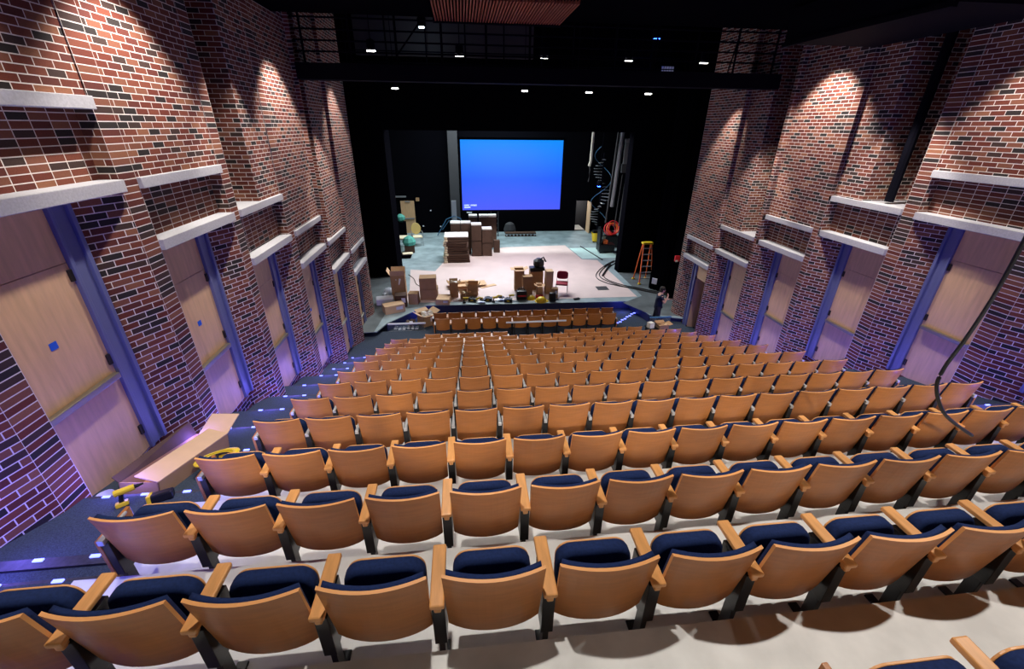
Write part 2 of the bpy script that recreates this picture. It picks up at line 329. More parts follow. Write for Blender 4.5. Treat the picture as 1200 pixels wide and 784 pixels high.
for side, x0, x1 in (('left', -4.05, XL), ('right', XR, 9.02)):
    for k, y in enumerate(STEPS_L[1:]):
        z = prof(y) + 0.09
        trim_n[0] += 1
        struct(MB().box(x0, x1, y - 0.09, y + 0.004, z - 0.05, z + 0.006).build('trim_%d' % trim_n[0], M['rubber']))
        for q, x in enumerate((-3.88, -3.50, -3.08) if side == 'left' else (7.35, 7.85, 8.4)):
            o = MB().box(-0.036, 0.036, -0.013, 0.013, 0, 0.012).build('step_light', M['led'], loc=(x, y - 0.018, z + 0.006))
            pos = (('wall', 'middle', 'seats') if side == 'left' else ('seats', 'middle', 'wall'))[q]
            tag(o, 'blue step light by the %s, %s nosing up from the stage, %s aisle' % (pos, ORD[12 - k], side), 'light', 'blue step lights in the aisles')
        xp = -3.75 if side == 'left' else 8.3
        lamp('POINT', (xp, y + 0.12, z + 0.18), None, (17.0 if k < 2 else 11.0) if side == 'left' else 11.0, (0.17, 0.13, 1.0), 0.12, name='step_glow')
for x in (-2.55, 6.93):  # unseen lamps added to imitate step lights reflecting off the end seat backs
    for r in ROWS[2:13]:
        lamp('POINT', (x + 0.02 if x < 0 else x - 0.02, r[0] - 0.26, r[1] - 0.20), None, 6.0, (0.06, 0.10, 1.0), 0.03, name='added_row_end_glow')

# ---- one seat of each kind, shared mesh data
def shell(hw, z0, z1, yo, th, bul, drop, puff=0.0, nx=12, nz=8, rim=1):
    mb = MB()
    def pt(i, j, front):
        u = -1 + 2 * i / nx; v = j / nz
        zb = z0 + drop * u ** 4; z = zb + (z1 - zb) * v
        x = u * hw * (1 - 0.03 * (1 - v))
        y = yo + 0.17 * (0.84 - z) - bul * (1 - u * u)
        if front: y += th + puff * (1 - u ** 4) * (1 - (2 * v - 1) ** 4)
        return (x, y, z)
    A = [pt(i, j, 0) for j in range(nz + 1) for i in range(nx + 1)]; B = [pt(i, j, 1) for j in range(nz + 1) for i in range(nx + 1)]
    n1 = nx + 1; off = len(A); fs = []; mi = []
    for j in range(nz):
        for i in range(nx):
            a = j * n1 + i; fs.append((a, a + 1, a + n1 + 1, a + n1)); mi.append(0); fs.append((off + a, off + a + n1, off + a + n1 + 1, off + a + 1)); mi.append(0)
    ring = [i for i in range(n1)] + [j * n1 + nx for j in range(1, nz + 1)] + [nz * n1 + i for i in range(nx - 1, -1, -1)] + [j * n1 for j in range(nz - 1, 0, -1)]
    for a, b in zip(ring, ring[1:] + ring[:1]): fs.append((b, a, off + a, off + b)); mi.append(rim)
    mb.v = A + B; mb.f = [list(f) for f in fs]; mb.mi = mi
    return mb
def padshape(hw, z0, z1, y0, y1, rad, n=6):
    pts = []
    for cx, cz, a0 in ((hw - rad, z1 - rad, 0), (-hw + rad, z1 - rad, 90), (-hw + 0.03, z0 + 0.03, 180), (hw - 0.03, z0 + 0.03, 270)):
        rr = rad if a0 < 180 else 0.03
        pts += [(cx + rr * math.cos(math.radians(a0 + 90 * i / n)), cz + rr * math.sin(math.radians(a0 + 90 * i / n))) for i in range(n + 1)]
    k = len(pts); mb = MB()
    lean = lambda z: 0.07 * (z - z0)
    mb.add([(x, y0 + lean(z), z) for x, z in pts] + [(x, y1 + lean(z), z) for x, z in pts], [tuple(range(k)), tuple(range(k, 2 * k))[::-1]] + [(i, k + i, k + (i + 1) % k, (i + 1) % k) for i in range(k)])
    return mb
P0 = 0.555
ME = dict(
    back=shell(0.243, 0.335, 0.84, 0.0, 0.018, 0.046, 0.03).mesh('backrest', [M['wood'], M['edge']]),
    pad=shell(0.226, 0.40, 0.828, 0.019, 0.030, 0.046, 0.02, 0.018, rim=0).mesh('back_pad', M['fabric'], smooth=True),
    cushion=padshape(0.207, 0.25, 0.660, 0.165, 0.250, 0.085).mesh('seat_cushion', M['fabric'], bevel=0.025, smooth=True, seg=3),
    pan=padshape(0.204, 0.235, 0.652, 0.244, 0.255, 0.085).mesh('seat_pan', M['edge'], bevel=0.003),
)
a = MB(); a.box(-0.036, 0.036, 0.0, 0.345, 0.605, 0.635); a.box(-0.018, 0.018, 0.01, 0.05, 0.565, 0.606); ME['arm'] = a.mesh('armrest', M['arm'], bevel=0.008)
a = MB(); a.add([(-0.02, 0.02, 0.57), (0.02, 0.02, 0.57), (0.008, 0.27, 0.60), (-0.008, 0.27, 0.60), (-0.02, 0.02, 0.612), (0.02, 0.02, 0.612), (0.008, 0.27, 0.615), (-0.008, 0.27, 0.615)], [(3, 2, 1, 0), (4, 5, 6, 7), (0, 1, 5, 4), (1, 2, 6, 5), (2, 3, 7, 6), (3, 0, 4, 7)])
ME['bracket'] = a.mesh('arm_bracket', M['alu'], bevel=0.004)
a = MB(); a.box(-0.016, 0.016, 0.06, 0.13, 0.012, 0.60); a.box(-0.032, 0.032, 0.035, 0.26, 0.27, 0.575); a.box(-0.03, 0.03, 0.0, 0.20, 0.0, 0.013); ME['leg'] = a.mesh('standard', M['leg'], bevel=0.003)
a = MB(); a.lathe([(0.012, 0), (0.012, 0.016), (0.006, 0.02)], (0, 0.02, 0.012), 8); a.box(-0.02, 0.02, 0.035, 0.052, 0.012, 0.09); ME['foot'] = a.mesh('foot_bolt', M['chrome'])
a = MB(); a.box(-0.013, 0.013, 0.03, 0.33, 0.25, 0.598); ME['panel'] = a.mesh('end_panel', M['wood'], bevel=0.004)
def seat(loc, pitch, arm, left_end, right_end, label, group, detail=True):
    r = thing('theatre_seat', label, 'theatre seat', loc, 0, group); r.scale = (pitch / P0, 1, 1)
    link('backrest', ME['back'], r); link('back_pad', ME['pad'], r); link('seat_cushion', ME['cushion'], r); link('seat_pan', ME['pan'], r)
    xs = [P0 / 2 - 0.0] + ([-P0 / 2] if left_end else [])
    for x in xs:
        end = (x < 0 and left_end) or (x > 0 and right_end)
        lg = link('standard', ME['leg'], r, (x, 0, 0))
        if detail: link('foot_bolt', ME['foot'], lg)
        if arm == 'cap' and not end: link('armrest', ME['arm'], r, (x, 0, 0))
        else: link('arm_bracket', ME['bracket'], r, (x, 0, 0))
        if end: link('end_panel', ME['panel'], r, (x + (0.03 if x > 0 else -0.03), 0, 0))
    return r
ROWNAME = ['corner row behind the camera-side concrete walkway', 'nearest full row to the camera'] + ['%s full row from the camera' % ORD[i] for i in range(1, 12)]
for i, (y, z, x0, x1, n, arm) in enumerate(ROWS):
    fl = z - H
    if i == 13:
        for s0, s1, nm in ((-1.50, 1.37, 'left'), (3.30, 6.18, 'right')):
            p = (s1 - s0) / 5
            for k in range(5):
                seat((s0 + p * (k + 0.5), y, fl), p, arm, k == 0, k == 4, 'wood-backed navy seat, %s from the left in the short %s front block' % (ORD[k], nm), 'short blocks of seats by the cross aisle', False)
        continue
    if i < 3 or i == 0:
        pitches = [0.555] * 6 + [(x1 - x0 - 6 * 0.555) / 11] * 11 if n == 17 else [(x1 - x0) / n] * n
    else:
        e = (x1 - x0 - 7 * 0.553 * (x1 - x0) / 9.16) / 10
        pitches = [0.553 * (x1 - x0) / 9.16] * 7 + [e] * 10 if n == 17 else [(x1 - x0) / n] * n
    x = x0
    for k, p in enumerate(pitches):
        if i == 0: lab = 'wood-backed navy seat in the bottom right corner row, %s from its open end' % ORD[k]; grp = 'seats in the bottom right corner row'
        elif i < 13: lab = 'wood-backed navy seat, %s from left aisle, %s' % (ORD[k], ROWNAME[i]); grp = 'seats of the main raked block'
        else: lab = 'dark wood-backed seat, %s from the left in the %s pit row' % (ORD[k], 'rear' if i == 14 else 'front'); grp = 'seats of the two pit rows'
        seat((x + p / 2, y, fl), p, arm, k == 0, k == len(pitches) - 1, lab, grp, i < 5)
        x += p

# ------------------------------------------------------------------ stage
Z = -7.15
st = MB(); outline = [(-9, 15.2), (-3.49, 15.36), (-3.24, 16.1), (-1.79, 17.89), (7.38, 17.67), (7.66, 16.06), (8.9, 15.6), (16, 15.4), (16, 32.3), (-9, 32.3)]
st.prism(outline, Z - 0.04, Z)
struct(st.build('floor_stage', M['stage']))
pw = MB(); pl = [(-3.24, 16.1), (-1.79, 17.89), (7.38, 17.67), (7.66, 16.06), (9.2, 15.6)]
for (xa, ya), (xb, yb) in zip(pl, pl[1:]): pw.add([(xa, ya, -9), (xb, yb, -9), (xb, yb, Z - 0.02), (xa, ya, Z - 0.02)], [(0, 1, 2, 3)])
struct(pw.build('wall_pit', M['pitblue']))
hb = MB(); hb.prism([(-3.0, 18.25), (-2.74, 19.94), (-3.04, 23.25), (-1.68, 22.84), (-1.15, 25.13), (2.48, 27.68), (6.63, 27.96), (6.92, 24.56), (7.79, 24.31), (7.93, 18.2)], Z - 0.002, Z + 0.008)
struct(hb.build('floor_hardboard', M['board']))
ap = MB(); ap.prism([(-9, 15.3), (-3.6, 15.3), (-3.45, 17.0), (-3.3, 22.1), (-9, 22.1)], Z - 0.002, Z + 0.004); ap.prism([(7.0, 17.5), (7.75, 16.05), (9.4, 15.7), (11, 15.5), (11, 21.9), (8.24, 21.9), (8.2, 18.3)], Z - 0.002, Z + 0.004); struct(ap.build('floor_apron', M['apron']))
pb = MB(); pb.prism([(6.98, 24.7), (6.75, 27.2), (9.0, 27.2), (9.35, 24.8)], Z - 0.002, Z + 0.01); struct(pb.build('floor_pale_board', M['paleboard']))
# ------------------------------------------------------------------ stage house: portal, legs, rear wall, ceiling
def black(name, boxes, mt='black', bev=0): 
    b = MB()
    for q in boxes: b.box(*q)
    return struct(b.build(name, M[mt], bevel=bev))
black('wall_portal_left', [(-9, -3.52, 22.1, 23.8, -9, 6)])
black('wall_portal_right', [(8.24, 9.95, 21.9, 22.5, -9, 6), (9.95, 16, 21.9, 22.3, -9, 6)])
black('wall_portal_header', [(-9, 16, 22.0, 22.6, -0.22, 6)])
black('wall_rear', [(-9, 8.34, 32.35, 32.7, -9, 6), (9.22, 16, 32.35, 32.7, -9, 6), (8.34, 9.22, 32.35, 32.7, -4.93, 6)])
black('wall_stage_left', [(-9.3, -9, 15, 32.7, -9, 6)]); black('wall_stage_right', [(16, 16.3, 14, 32.7, -9, 6)])
black('wall_scene_dock', [(7.6, 10.0, 34.6, 34.7, -9, -3)], 'grey')
black('ceiling', [(-6.4, 9.6, -6, 12.3, 2.25, 2.45)])
black('ceiling_stage', [(-9.3, 16.3, 12.3, 33, 6.0, 6.2)])
black('wall_back', [(-6.4, 11.5, -6.2, -6, -4, 2.4)])
# black soft leg hanging beside the right brick wall, with gathered folds
def drape(name, label, pts, z0, z1, depth=0.12, n=10):
    b = MB(); vs = []; k = 0
    for (xa, ya), (xb, yb) in zip(pts, pts[1:]):
        for i in range(n):
            tt = i / n; q = math.sin(k * 2.2) * depth * 0.5; k += 1
            d = Vector((xb - xa, yb - ya, 0)).normalized(); nn = Vector((-d.y, d.x, 0))
            vs.append(Vector((xa + (xb - xa) * tt, ya + (yb - ya) * tt, 0)) + nn * q)
    m_ = len(vs); V = [(v.x, v.y, z0) for v in vs] + [(v.x, v.y, z1) for v in vs] + [(v.x + 0.02, v.y + 0.04, z0) for v in vs] + [(v.x + 0.02, v.y + 0.04, z1) for v in vs]
    F = [(i, i + 1, m_ + i + 1, m_ + i) for i in range(m_ - 1)] + [(2 * m_ + i + 1, 2 * m_ + i, 3 * m_ + i, 3 * m_ + i + 1) for i in range(m_ - 1)]
    b.add(V, F); o = b.build(name, M['drape'], smooth=True); tag(o, label, 'curtain'); return o
drape('stage_curtain', 'black curtain leg hanging in front of the orange stepladder', [(8.92, 19.3), (9.30, 18.8), (9.9, 18.5)], Z + 0.01, 3.0)
drape('stage_curtain', 'black curtain leg behind the red alarm at the right brick wall', [(9.2, 17.9), (10.4, 17.5)], Z + 0.01, 3.0)
# projection screen
sc = thing('projection_screen', 'large glowing blue projection screen hanging at the back of the stage', 'screen', (2.9, 27, -4.72))
b = MB(); x0, x1, z0, z1 = -2.98, 3.02, 0.09, 4.0; b.box(x0 - 0.12, x1 + 0.1, -0.02, 0.05, z0 - 0.1, z0); b.box(x0 - 0.12, x1 + 0.1, -0.02, 0.05, z1, z1 + 0.12); b.box(x0 - 0.12, x0, -0.02, 0.05, z0, z1); b.box(x1, x1 + 0.1, -0.02, 0.05, z0, z1)
b.box(x0 - 0.1, x1 + 0.1, 0.02, 0.06, z0, z1); b.build('border', M['black'], sc)
pm = bpy.data.materials.new('projected_blue'); pm.use_nodes = True; nt = pm.node_tree; pb_ = nt.nodes['Principled BSDF']; pb_.inputs['Base Color'].default_value = (0.02, 0.02, 0.02, 1)
tc = nt.nodes.new('ShaderNodeTexCoord'); sp = nt.nodes.new('ShaderNodeSeparateXYZ'); rr = nt.nodes.new('ShaderNodeValToRGB')
nt.links.new(tc.outputs['Generated'], sp.inputs[0]); nt.links.new(sp.outputs['Z'], rr.inputs[0]); nt.links.new(rr.outputs[0], pb_.inputs['Emission Color']); pb_.inputs['Emission Strength'].default_value = 1.0
e = rr.color_ramp.elements; e[0].position = 0; e[0].color = (0.05, 0.085, 0.95, 1); e[1].position = 1; e[1].color = (0.0, 0.25, 1.0, 1); q = e.new(0.45); q.color = (0.0, 0.10, 1.0, 1)
b = MB(); b.box(x0, x1, -0.006, 0.02, z0, z1); b.build('picture', pm, sc)
tb = MB(); rnd = random.Random(3)     # two short lines of small white lettering in the lower left corner
for line, (xa, xb, zt) in enumerate(((x0 + 0.12, x0 + 0.42, z0 + 0.32), (x0 + 0.5, x0 + 0.86, z0 + 0.32), (x0 + 0.12, x0 + 0.48, z0 + 0.20))):
    x = xa
    while x < xb:
        for dz in ((0, 0.085) if rnd.random() < 0.6 else (0, 0.04, 0.085)): tb.box(x, x + 0.028, -0.01, -0.006, zt - 0.075 + dz * 0.7, zt - 0.06 + dz * 0.7)
        tb.box(x, x + 0.010, -0.01, -0.006, zt - 0.075, zt); x += 0.046
tb.build('white_caption', glow('caption_white', (0.65, 0.75, 1.0), 1.0), sc)
# grey pipe column and lift behind the stacks
black('trim_column', [(-0.93, -0.28, 31.85, 32.35, Z, 3)], 'grey')
t_ = thing('lift_mast', 'pale upright lift mast with blue splayed legs beside the screen', 'lift', (-0.7, 31.5, Z))
MB().box(-0.17, 0.17, -0.06, 0.12, 0.0, 2.4).build('mast', M['steel'], t_, bevel=0.02)
for q in ((-1.25, -0.2, 0.03), (-0.9, 0.2, 0.35), (0.95, 0.2, 0.03), (0.6, 0.1, 0.8)): MB().tube([(0, -0.08, 1.35 if abs(q[0]) > 0.93 else 1.05), (q[0] * 0.45, q[1] * 0.5, 1.15 if q[2] < 0.1 else 1.0), q], 0.03).build('leg', M['bluesteel'], t_)
# doors and fittings on the rear wall
d = bpy.data.objects.new('door_20', None); COL.objects.link(d); d.location = (-4.0, 32.34, Z); struct(d)
MB().box(-0.48, 0.48, -0.05, 0.0, 0.0, 2.28).build('door_leaf', M['maple'], d); MB().box(-0.44, 0.42, -0.12, -0.05, 1.02, 1.1).build('push_bar', M['steel'], d); MB().box(-0.15, 0.2, -0.1, -0.05, 2.2, 2.27).build('door_closer', M['steel'], d)
d = bpy.data.objects.new('door_21', None); COL.objects.link(d); d.location = (9.2, 32.3, Z); struct(d)
MB().obox((0.0, -0.45, 1.1), (0.06, 0.9, 2.2)).build('door_leaf', M['cardlight'], d)
MB().box(-0.86, 0.0, 0.4, 2.2, -0.05, 0.0).build('door_sill', M['white'], d)
lamp('POINT', (8.8, 33.4, -5.2), None, 60, (1, 0.95, 0.9), 0.1, name='dock_light')
b = MB().box(-0.45, 0.45, -0.15, 0, 0, 0.09); o = b.build('wall_batten', M['steel'], loc=(-4.5, 32.35, -4.62)); tag(o, 'pale metal batten fixed above the maple rear door', 'batten')
b = MB().box(-0.12, 0.12, -0.08, 0, 0, 0.24); o = b.build('door_sign', M['card'], bevel=0.01, loc=(-3.27, 32.35, -4.9)); tag(o, 'small orange-brown box on the rear wall beside the maple door', 'box')
b = MB().box(-0.18, 0.18, -0.08, 0, 0, 0.2); o = b.build('wall_panel_box', M['label'], bevel=0.01, loc=(0.38, 32.35, -5.76)); tag(o, 'small pale switch box on the rear wall under the screen', 'box')
for x, z in ((-3.0, -6.7), (-1.75, -6.75), (-2.4, -5.6)):
    b = MB().box(-0.05, 0.05, -0.03, 0, 0, 0.08); o = b.build('wall_socket', M['label'], loc=(x, 32.35, z)); tag(o, 'tiny pale socket on the black rear wall, %s' % {-3.0: 'low beside the maple door', -1.75: 'low beside the grey column', -2.4: 'higher than the other two'}[x], 'socket')
l2 = thing('lift_ladder', 'grey vertical ladder rails standing below the screen', 'ladder', (2.13, 30.9, Z))
for x in (-0.25, 0.25): MB().box(x - 0.03, x + 0.03, -0.03, 0.03, 0, 2.4).build('rail', M['grey'], l2)
for k in range(7): MB().box(-0.25, 0.25, -0.02, 0.02, 0.25 + 0.32 * k, 0.29 + 0.32 * k).build('rung', M['grey'], l2)
o = MB().lathe([(0.5, 0), (0.62, 0.3), (0.45, 0.75), (0.2, 0.9)], n=9).build('covered_heap', M['grey'], loc=(3.3, 31.75, Z)); o.scale = (0.75, 0.5, 0.9); tag(o, 'pale grey covered heap below the screen beside the ladder rails', 'heap')
rk = thing('road_truss', 'long dark truss lying on the floor under the screen', 'truss', (4.0, 30.9, Z))
MB().box(-1.1, 1.1, -0.25, 0.25, 0.18, 0.26).build('top_board', M['carddark'], rk); MB().box(-1.1, 1.1, -0.25, 0.25, 0.0, 0.05).build('bottom_board', M['carddark'], rk)
for k in range(9): MB().box(-1.05 + k * 0.25, -0.98 + k * 0.25, -0.24, -0.17, 0.05, 0.18).build('block', M['label'], rk)
# rope, spiral stair, pipes, ladder to the gallery
o = MB().tube([(7.96, 28, 1.5), (7.95, 28, -0.4), (7.93, 28, -1.9), (7.86, 28, -2.2)], 0.085).build('hanging_rope', M['lamppipe']); tag(o, 'thick pale rope bundle hanging right of the screen', 'rope')
MB().tube([(7.86, 28, -2.2), (7.93, 28, -2.4), (7.88, 28, -3.12)], 0.04).build('rope_tail', M['grey'], o)
ss = thing('spiral_stair', 'dark spiral stair with pale treads in the far right wing', 'stair', (9.45, 30.2, Z))
MB().tube([(0, 0, 0), (0, 0, 5.6)], 0.06).build('post', M['steelblack'], ss)
for k in range(26):
    a0 = 0.42 * k; z = 0.2 + k * 0.2
    p = [(0.06 * math.cos(a0), 0.06 * math.sin(a0)), (0.62 * math.cos(a0), 0.62 * math.sin(a0)), (0.62 * math.cos(a0 + 0.4), 0.62 * math.sin(a0 + 0.4)), (0.06 * math.cos(a0 + 0.4), 0.06 * math.sin(a0 + 0.4))]
    MB().prism(p, z, z + 0.03).build('tread', M['steel'], ss)
MB().tube([(0.62 * math.cos(0.21 * k), 0.62 * math.sin(0.21 * k), 1.1 + 0.1 * k) for k in range(50)], 0.02).build('handrail', M['bluesteel'], ss)
for x0_, z0_, x1_, z1_, r_, lab in ((9.25, 1.5, 8.95, -5.5, 0.05, 'dark vertical pipe left of the pale duct in the right wing'), (9.5, 1.5, 9.25, -4.5, 0.12, 'broad bluish grey vertical duct in the right wing'), (9.70, -2.6, 9.55, -5.8, 0.03, 'thin leaning pipe below the ribbed duct in the right wing'), (10.0, -2.55, 9.9, -5.7, 0.09, 'short grey pipe under the ribbed duct in the right wing')):
    o = MB().tube([(x0_, 27, z0_), (x1_, 27, z1_)], r_, 10).build('wing_pipe', M['grey'] if r_ < 0.1 else M['steel']); tag(o, lab, 'pipe')
dd = thing('ribbed_duct', 'pale ribbed duct end high in the right wing', 'duct', (9.85, 27.0, -2.0)); 
for k in range(6): MB().box(-0.2 + k * 0.07, -0.15 + k * 0.07, -0.06, 0.06, 0.0, 1.4).build('rib', M['steel'], dd)
MB().box(-0.22, 0.22, -0.02, 0.2, -0.5, 0.0).build('collar', M['grey'], dd)
def orb(name, loc, r, mt, label, cat='lamp'):
    t = thing(name, label, cat, loc); MB().lathe([(r * 1.5, 0.0), (r * 1.6, r * 2.6), (r * 0.8, r * 3.4)], (0, 0, 0), 12).build('housing', M['steelblack'], t)
    MB().tube([(0, 0, r * 3.2), (0, 0, 6.0 - loc[2])], 0.015, 6).build('stem', M['steelblack'], t); me = MB().lathe([(r * 0.3, -r * 0.5), (r, -r * 0.4), (r * 1.1, -0.05 * r), (r, 0.002)], (0, 0, 0), 12).build('lens', M[mt], t); return t
orb('stage_lamp', (8.91, 29.0, -3.5), 0.10, 'blueglow', 'small bright blue lamp beside the spiral stair in the right wing')
# stepladder
sl = thing('stepladder', 'orange stepladder with yellow top standing beside the black right leg', 'ladder', (9.0, 20.0, Z))
top = 1.95
for x in (-0.32, 0.34):
    MB().tube([(x, -0.1, 0), (x * 0.62, 0.3, top)], 0.035, 6).build('front_rail', M['orange'], sl); MB().tube([(x, 0.75, 0), (x * 0.62, 0.42, top)], 0.03, 6).build('rear_rail', M['orange'], sl)
    for y in (-0.1, 0.75): MB().box(x - 0.06, x + 0.06, y - 0.06, y + 0.06, 0, 0.07).build('foot', M['yellow'], sl)
for k in range(6):
    z = 0.28 + 0.29 * k; f_ = z / top; xx = 0.33 - 0.12 * f_; MB().box(-xx, xx, -0.1 + 0.4 * f_ - 0.04, -0.1 + 0.4 * f_ + 0.04, z, z + 0.03).build('step', M['steel'], sl)
MB().box(-0.26, 0.26, 0.22, 0.50, top, top + 0.09).build('top_cap', M['yellow'], sl, bevel=0.01)
# small wall devices
al = thing('fire_alarm', 'red fire alarm strobe on the black wall beside the right brick wall', 'alarm', (9.3, 17.75, -5.2)); MB().box(-0.11, 0.11, -0.1, 0.0, -0.13, 0.13).build('housing', M['red'], al, bevel=0.02); MB().box(-0.09, 0.02, -0.12, -0.09, -0.14, -0.06).build('strobe', M['white'], al, bevel=0.01)
o = MB().box(-0.12, 0.12, -0.04, 0, 0, 0.28).build('paper_notice', M['label'], loc=(9.02, 18.95, -6.8)); o.rotation_euler = (0, 0, -0.8); tag(o, 'small white notice low on the black curtain leg', 'notice')

# ------------------------------------------------------------------ things on the stage
def carton(loc, size, rz, label, mt='card', flaps=0.0, tape=False, lab=False, name='cardboard_box', fill=None, cat='box', group=None, flapmt=None):
    """box with four walls, bottom, and a closed lid or four hinged flaps; (sx, sy, sz), base at loc"""
    sx, sy, sz = size; t = thing(name, label, cat, loc, rz, group); w_ = 0.012
    b = MB(); b.box(-sx / 2, sx / 2, -sy / 2, -sy / 2 + w_, 0, sz); b.box(-sx / 2, sx / 2, sy / 2 - w_, sy / 2, 0, sz); b.box(-sx / 2, -sx / 2 + w_, -sy / 2, sy / 2, 0, sz); b.box(sx / 2 - w_, sx / 2, -sy / 2, sy / 2, 0, sz); b.box(-sx / 2, sx / 2, -sy / 2, sy / 2, 0, w_)
    if not flaps: b.box(-sx / 2, sx / 2, -sy / 2, -0.006, sz - w_, sz); b.box(-sx / 2, sx / 2, 0.006, sy / 2, sz - w_, sz)
    b.build('carton_body', M[mt], t)
    if flaps:
        fm = M[flapmt or mt]
        for ax, s in (('y', -1), ('y', 1), ('x', -1), ('x', 1)):
            ln = (sy if ax == 'y' else sx) * 0.45; wd = (sx if ax == 'y' else sy); an = flaps + random.uniform(-0.25, 0.25)
            dx = math.cos(an) * ln; dz = math.sin(an) * ln
            if ax == 'y': v = [(-wd / 2, s * sy / 2, sz), (wd / 2, s * sy / 2, sz), (wd / 2, s * (sy / 2 + dx), sz + dz), (-wd / 2, s * (sy / 2 + dx), sz + dz)]
            else: v = [(s * sx / 2, -wd / 2, sz), (s * sx / 2, wd / 2, sz), (s * (sx / 2 + dx), wd / 2, sz + dz), (s * (sx / 2 + dx), -wd / 2, sz + dz)]
            f = MB(); f.add(v + [(x, y, z + 0.012) for x, y, z in v], [(0, 1, 2, 3), (7, 6, 5, 4), (0, 4, 5, 1), (1, 5, 6, 2), (2, 6, 7, 3), (3, 7, 4, 0)]); f.build('flap', fm, t)
    if lab: MB().box(sx * 0.05, sx * 0.38, -sy / 2 - 0.004, -sy / 2, sz * 0.4, sz * 0.8).build('paper_label', M['label'], t)
    if fill:
        rnd = random.Random(int(sx * 1000)); f = MB()
        for k in range(7): f.obox((rnd.uniform(-sx * .28, sx * .28), rnd.uniform(-sy * .28, sy * .28), sz * rnd.uniform(.75, 1.1)), (sx * .4, sy * .35, sz * .25), rnd.uniform(0, 3), rnd.uniform(-.5, .5), rnd.uniform(-.5, .5))
        f.build('packing', M[fill], t, bevel=0.01)
    return t
rnd = random.Random(11)
# stack of padded flat cartons
for k in range(11):
    s = 1.0 if k > 2 else 1.1
    t = thing('flat_carton', 'brown flat carton %s of the low padded stack on stage' % ('at the bottom' if k == 0 else 'with white pad on top' if k == 10 else '%s from the bottom' % ORD[k]), 'carton', (-0.5 + rnd.uniform(-.05, .05), 24.95 + rnd.uniform(-.05, .05), Z + k * 0.135), rnd.uniform(-.05, .05), 'flat cartons stacked on stage')
    MB().box(-0.66 * s, 0.66 * s, -0.6, 0.6, 0.0, 0.115).build('carton_body', M['carddark'], t, bevel=0.012)
    MB().box(-0.68 * s, -0.50 * s, -0.62, 0.5, 0.02, 0.130).build('corner_pad', M['cream'], t, bevel=0.01)
    if k == 10: MB().box(-0.68, 0.68, -0.6, 0.6, 0.116, 0.17).build('top_pad', M['white'], t, bevel=0.02)
cols = [(-0.55, 26.5), (0.07, 26.5), (0.69, 25.95), (1.31, 25.95)]
for c, (x, y) in enumerate(cols):
    hgt = (0.93, 0.93, 0.93, 0.80)[c]
    for k in range(2):
        t = carton((x, y, Z + k * hgt), (0.60, 0.60, hgt - 0.01), 0, 'brown %s carton in the %s tall column behind the flat stack' % ('lower' if k == 0 else 'upper foam-topped', ('first', 'second', 'third', 'fourth')[c]), 'carddark', group='tall brown cartons on stage', cat='carton')
        if k: MB().box(-0.30, 0.30, -0.30, 0.30, hgt - 0.01, hgt + 0.08).build('foam_cap', M['white'], t, bevel=0.02)
for c, x in enumerate((0.55, 1.2, 1.75)):
    t = carton((x, 27.9, Z), (0.55, 0.5, 1.95), 0, 'tall brown carton with white top, %s from the left in the rearmost line' % ORD[c], 'carddark', group='rearmost tall cartons', cat='carton'); MB().box(-0.27, 0.27, -0.25, 0.25, 1.95, 2.08).build('foam_cap', M['white'], t, bevel=0.02)
carton((1.95, 26.6, Z), (0.38, 0.38, 0.75), 0, 'small brown carton standing right of the tall stacked cartons', 'carddark')
# armchair
def padded_chair(loc, rz, label, seat_m, back_m, frame_m, round_back, arms):
    t = thing('stacking_chair' if not arms else 'armchair', label, 'chair', loc, rz)
    MB().box(-0.24, 0.24, -0.24, 0.22, 0.40, 0.47).build('seat', M[seat_m], t, bevel=0.03, smooth=True, seg=3)
    n_ = 18
    if round_back: b = MB(); p = [(0.25 * math.cos(2 * math.pi * i / n_), 0.76 + 0.27 * math.sin(2 * math.pi * i / n_)) for i in range(n_)]
    else: b = MB(); p = [(0.235 * math.copysign(abs(math.cos(2 * math.pi * i / n_)) ** 0.5, math.cos(2 * math.pi * i / n_)), 0.70 + 0.17 * math.copysign(abs(math.sin(2 * math.pi * i / n_)) ** 0.7, math.sin(2 * math.pi * i / n_))) for i in range(n_)]
    b.add([(x, 0.24 + 0.1 * (z - .5), z) for x, z in p] + [(x, 0.30 + 0.1 * (z - .5), z) for x, z in p], [tuple(range(n_))[::-1], tuple(range(n_, 2 * n_))] + [(i, (i + 1) % n_, n_ + (i + 1) % n_, n_ + i) for i in range(n_)])
    b.build('backrest', M[back_m], t, bevel=0.012)
    for x in (-0.24, 0.24):
        MB().tube([(x, -0.22, 0), (x * 0.95, -0.2, 0.42)], 0.014).build('leg', M[frame_m], t); MB().tube([(x, 0.30, 0), (x * 0.95, 0.24, 0.42), (x * 0.9, 0.28, 0.75)], 0.014).build('leg', M[frame_m], t)
        if arms: MB().tube([(x, -0.2, 0.42), (x * 1.08, -0.2, 0.62), (x * 1.08, 0.2, 0.66), (x, 0.27, 0.66)], 0.018).build('arm', M[frame_m], t)
    return t
c = padded_chair((-3.1, 28.6, Z), 0.25, 'gilt armchair with round gold back and cream seat at rear left', 'cream', 'gold', 'steel', True, True); c.scale = (1.3, 1.3, 1.35)
c = padded_chair((4.48, 19.0, Z), -0.25, 'red stacking chair with thin legs beside the box pile at stage front', 'redfab', 'redfab', 'steel', False, False); c.scale = (1.15, 1.15, 1.12)
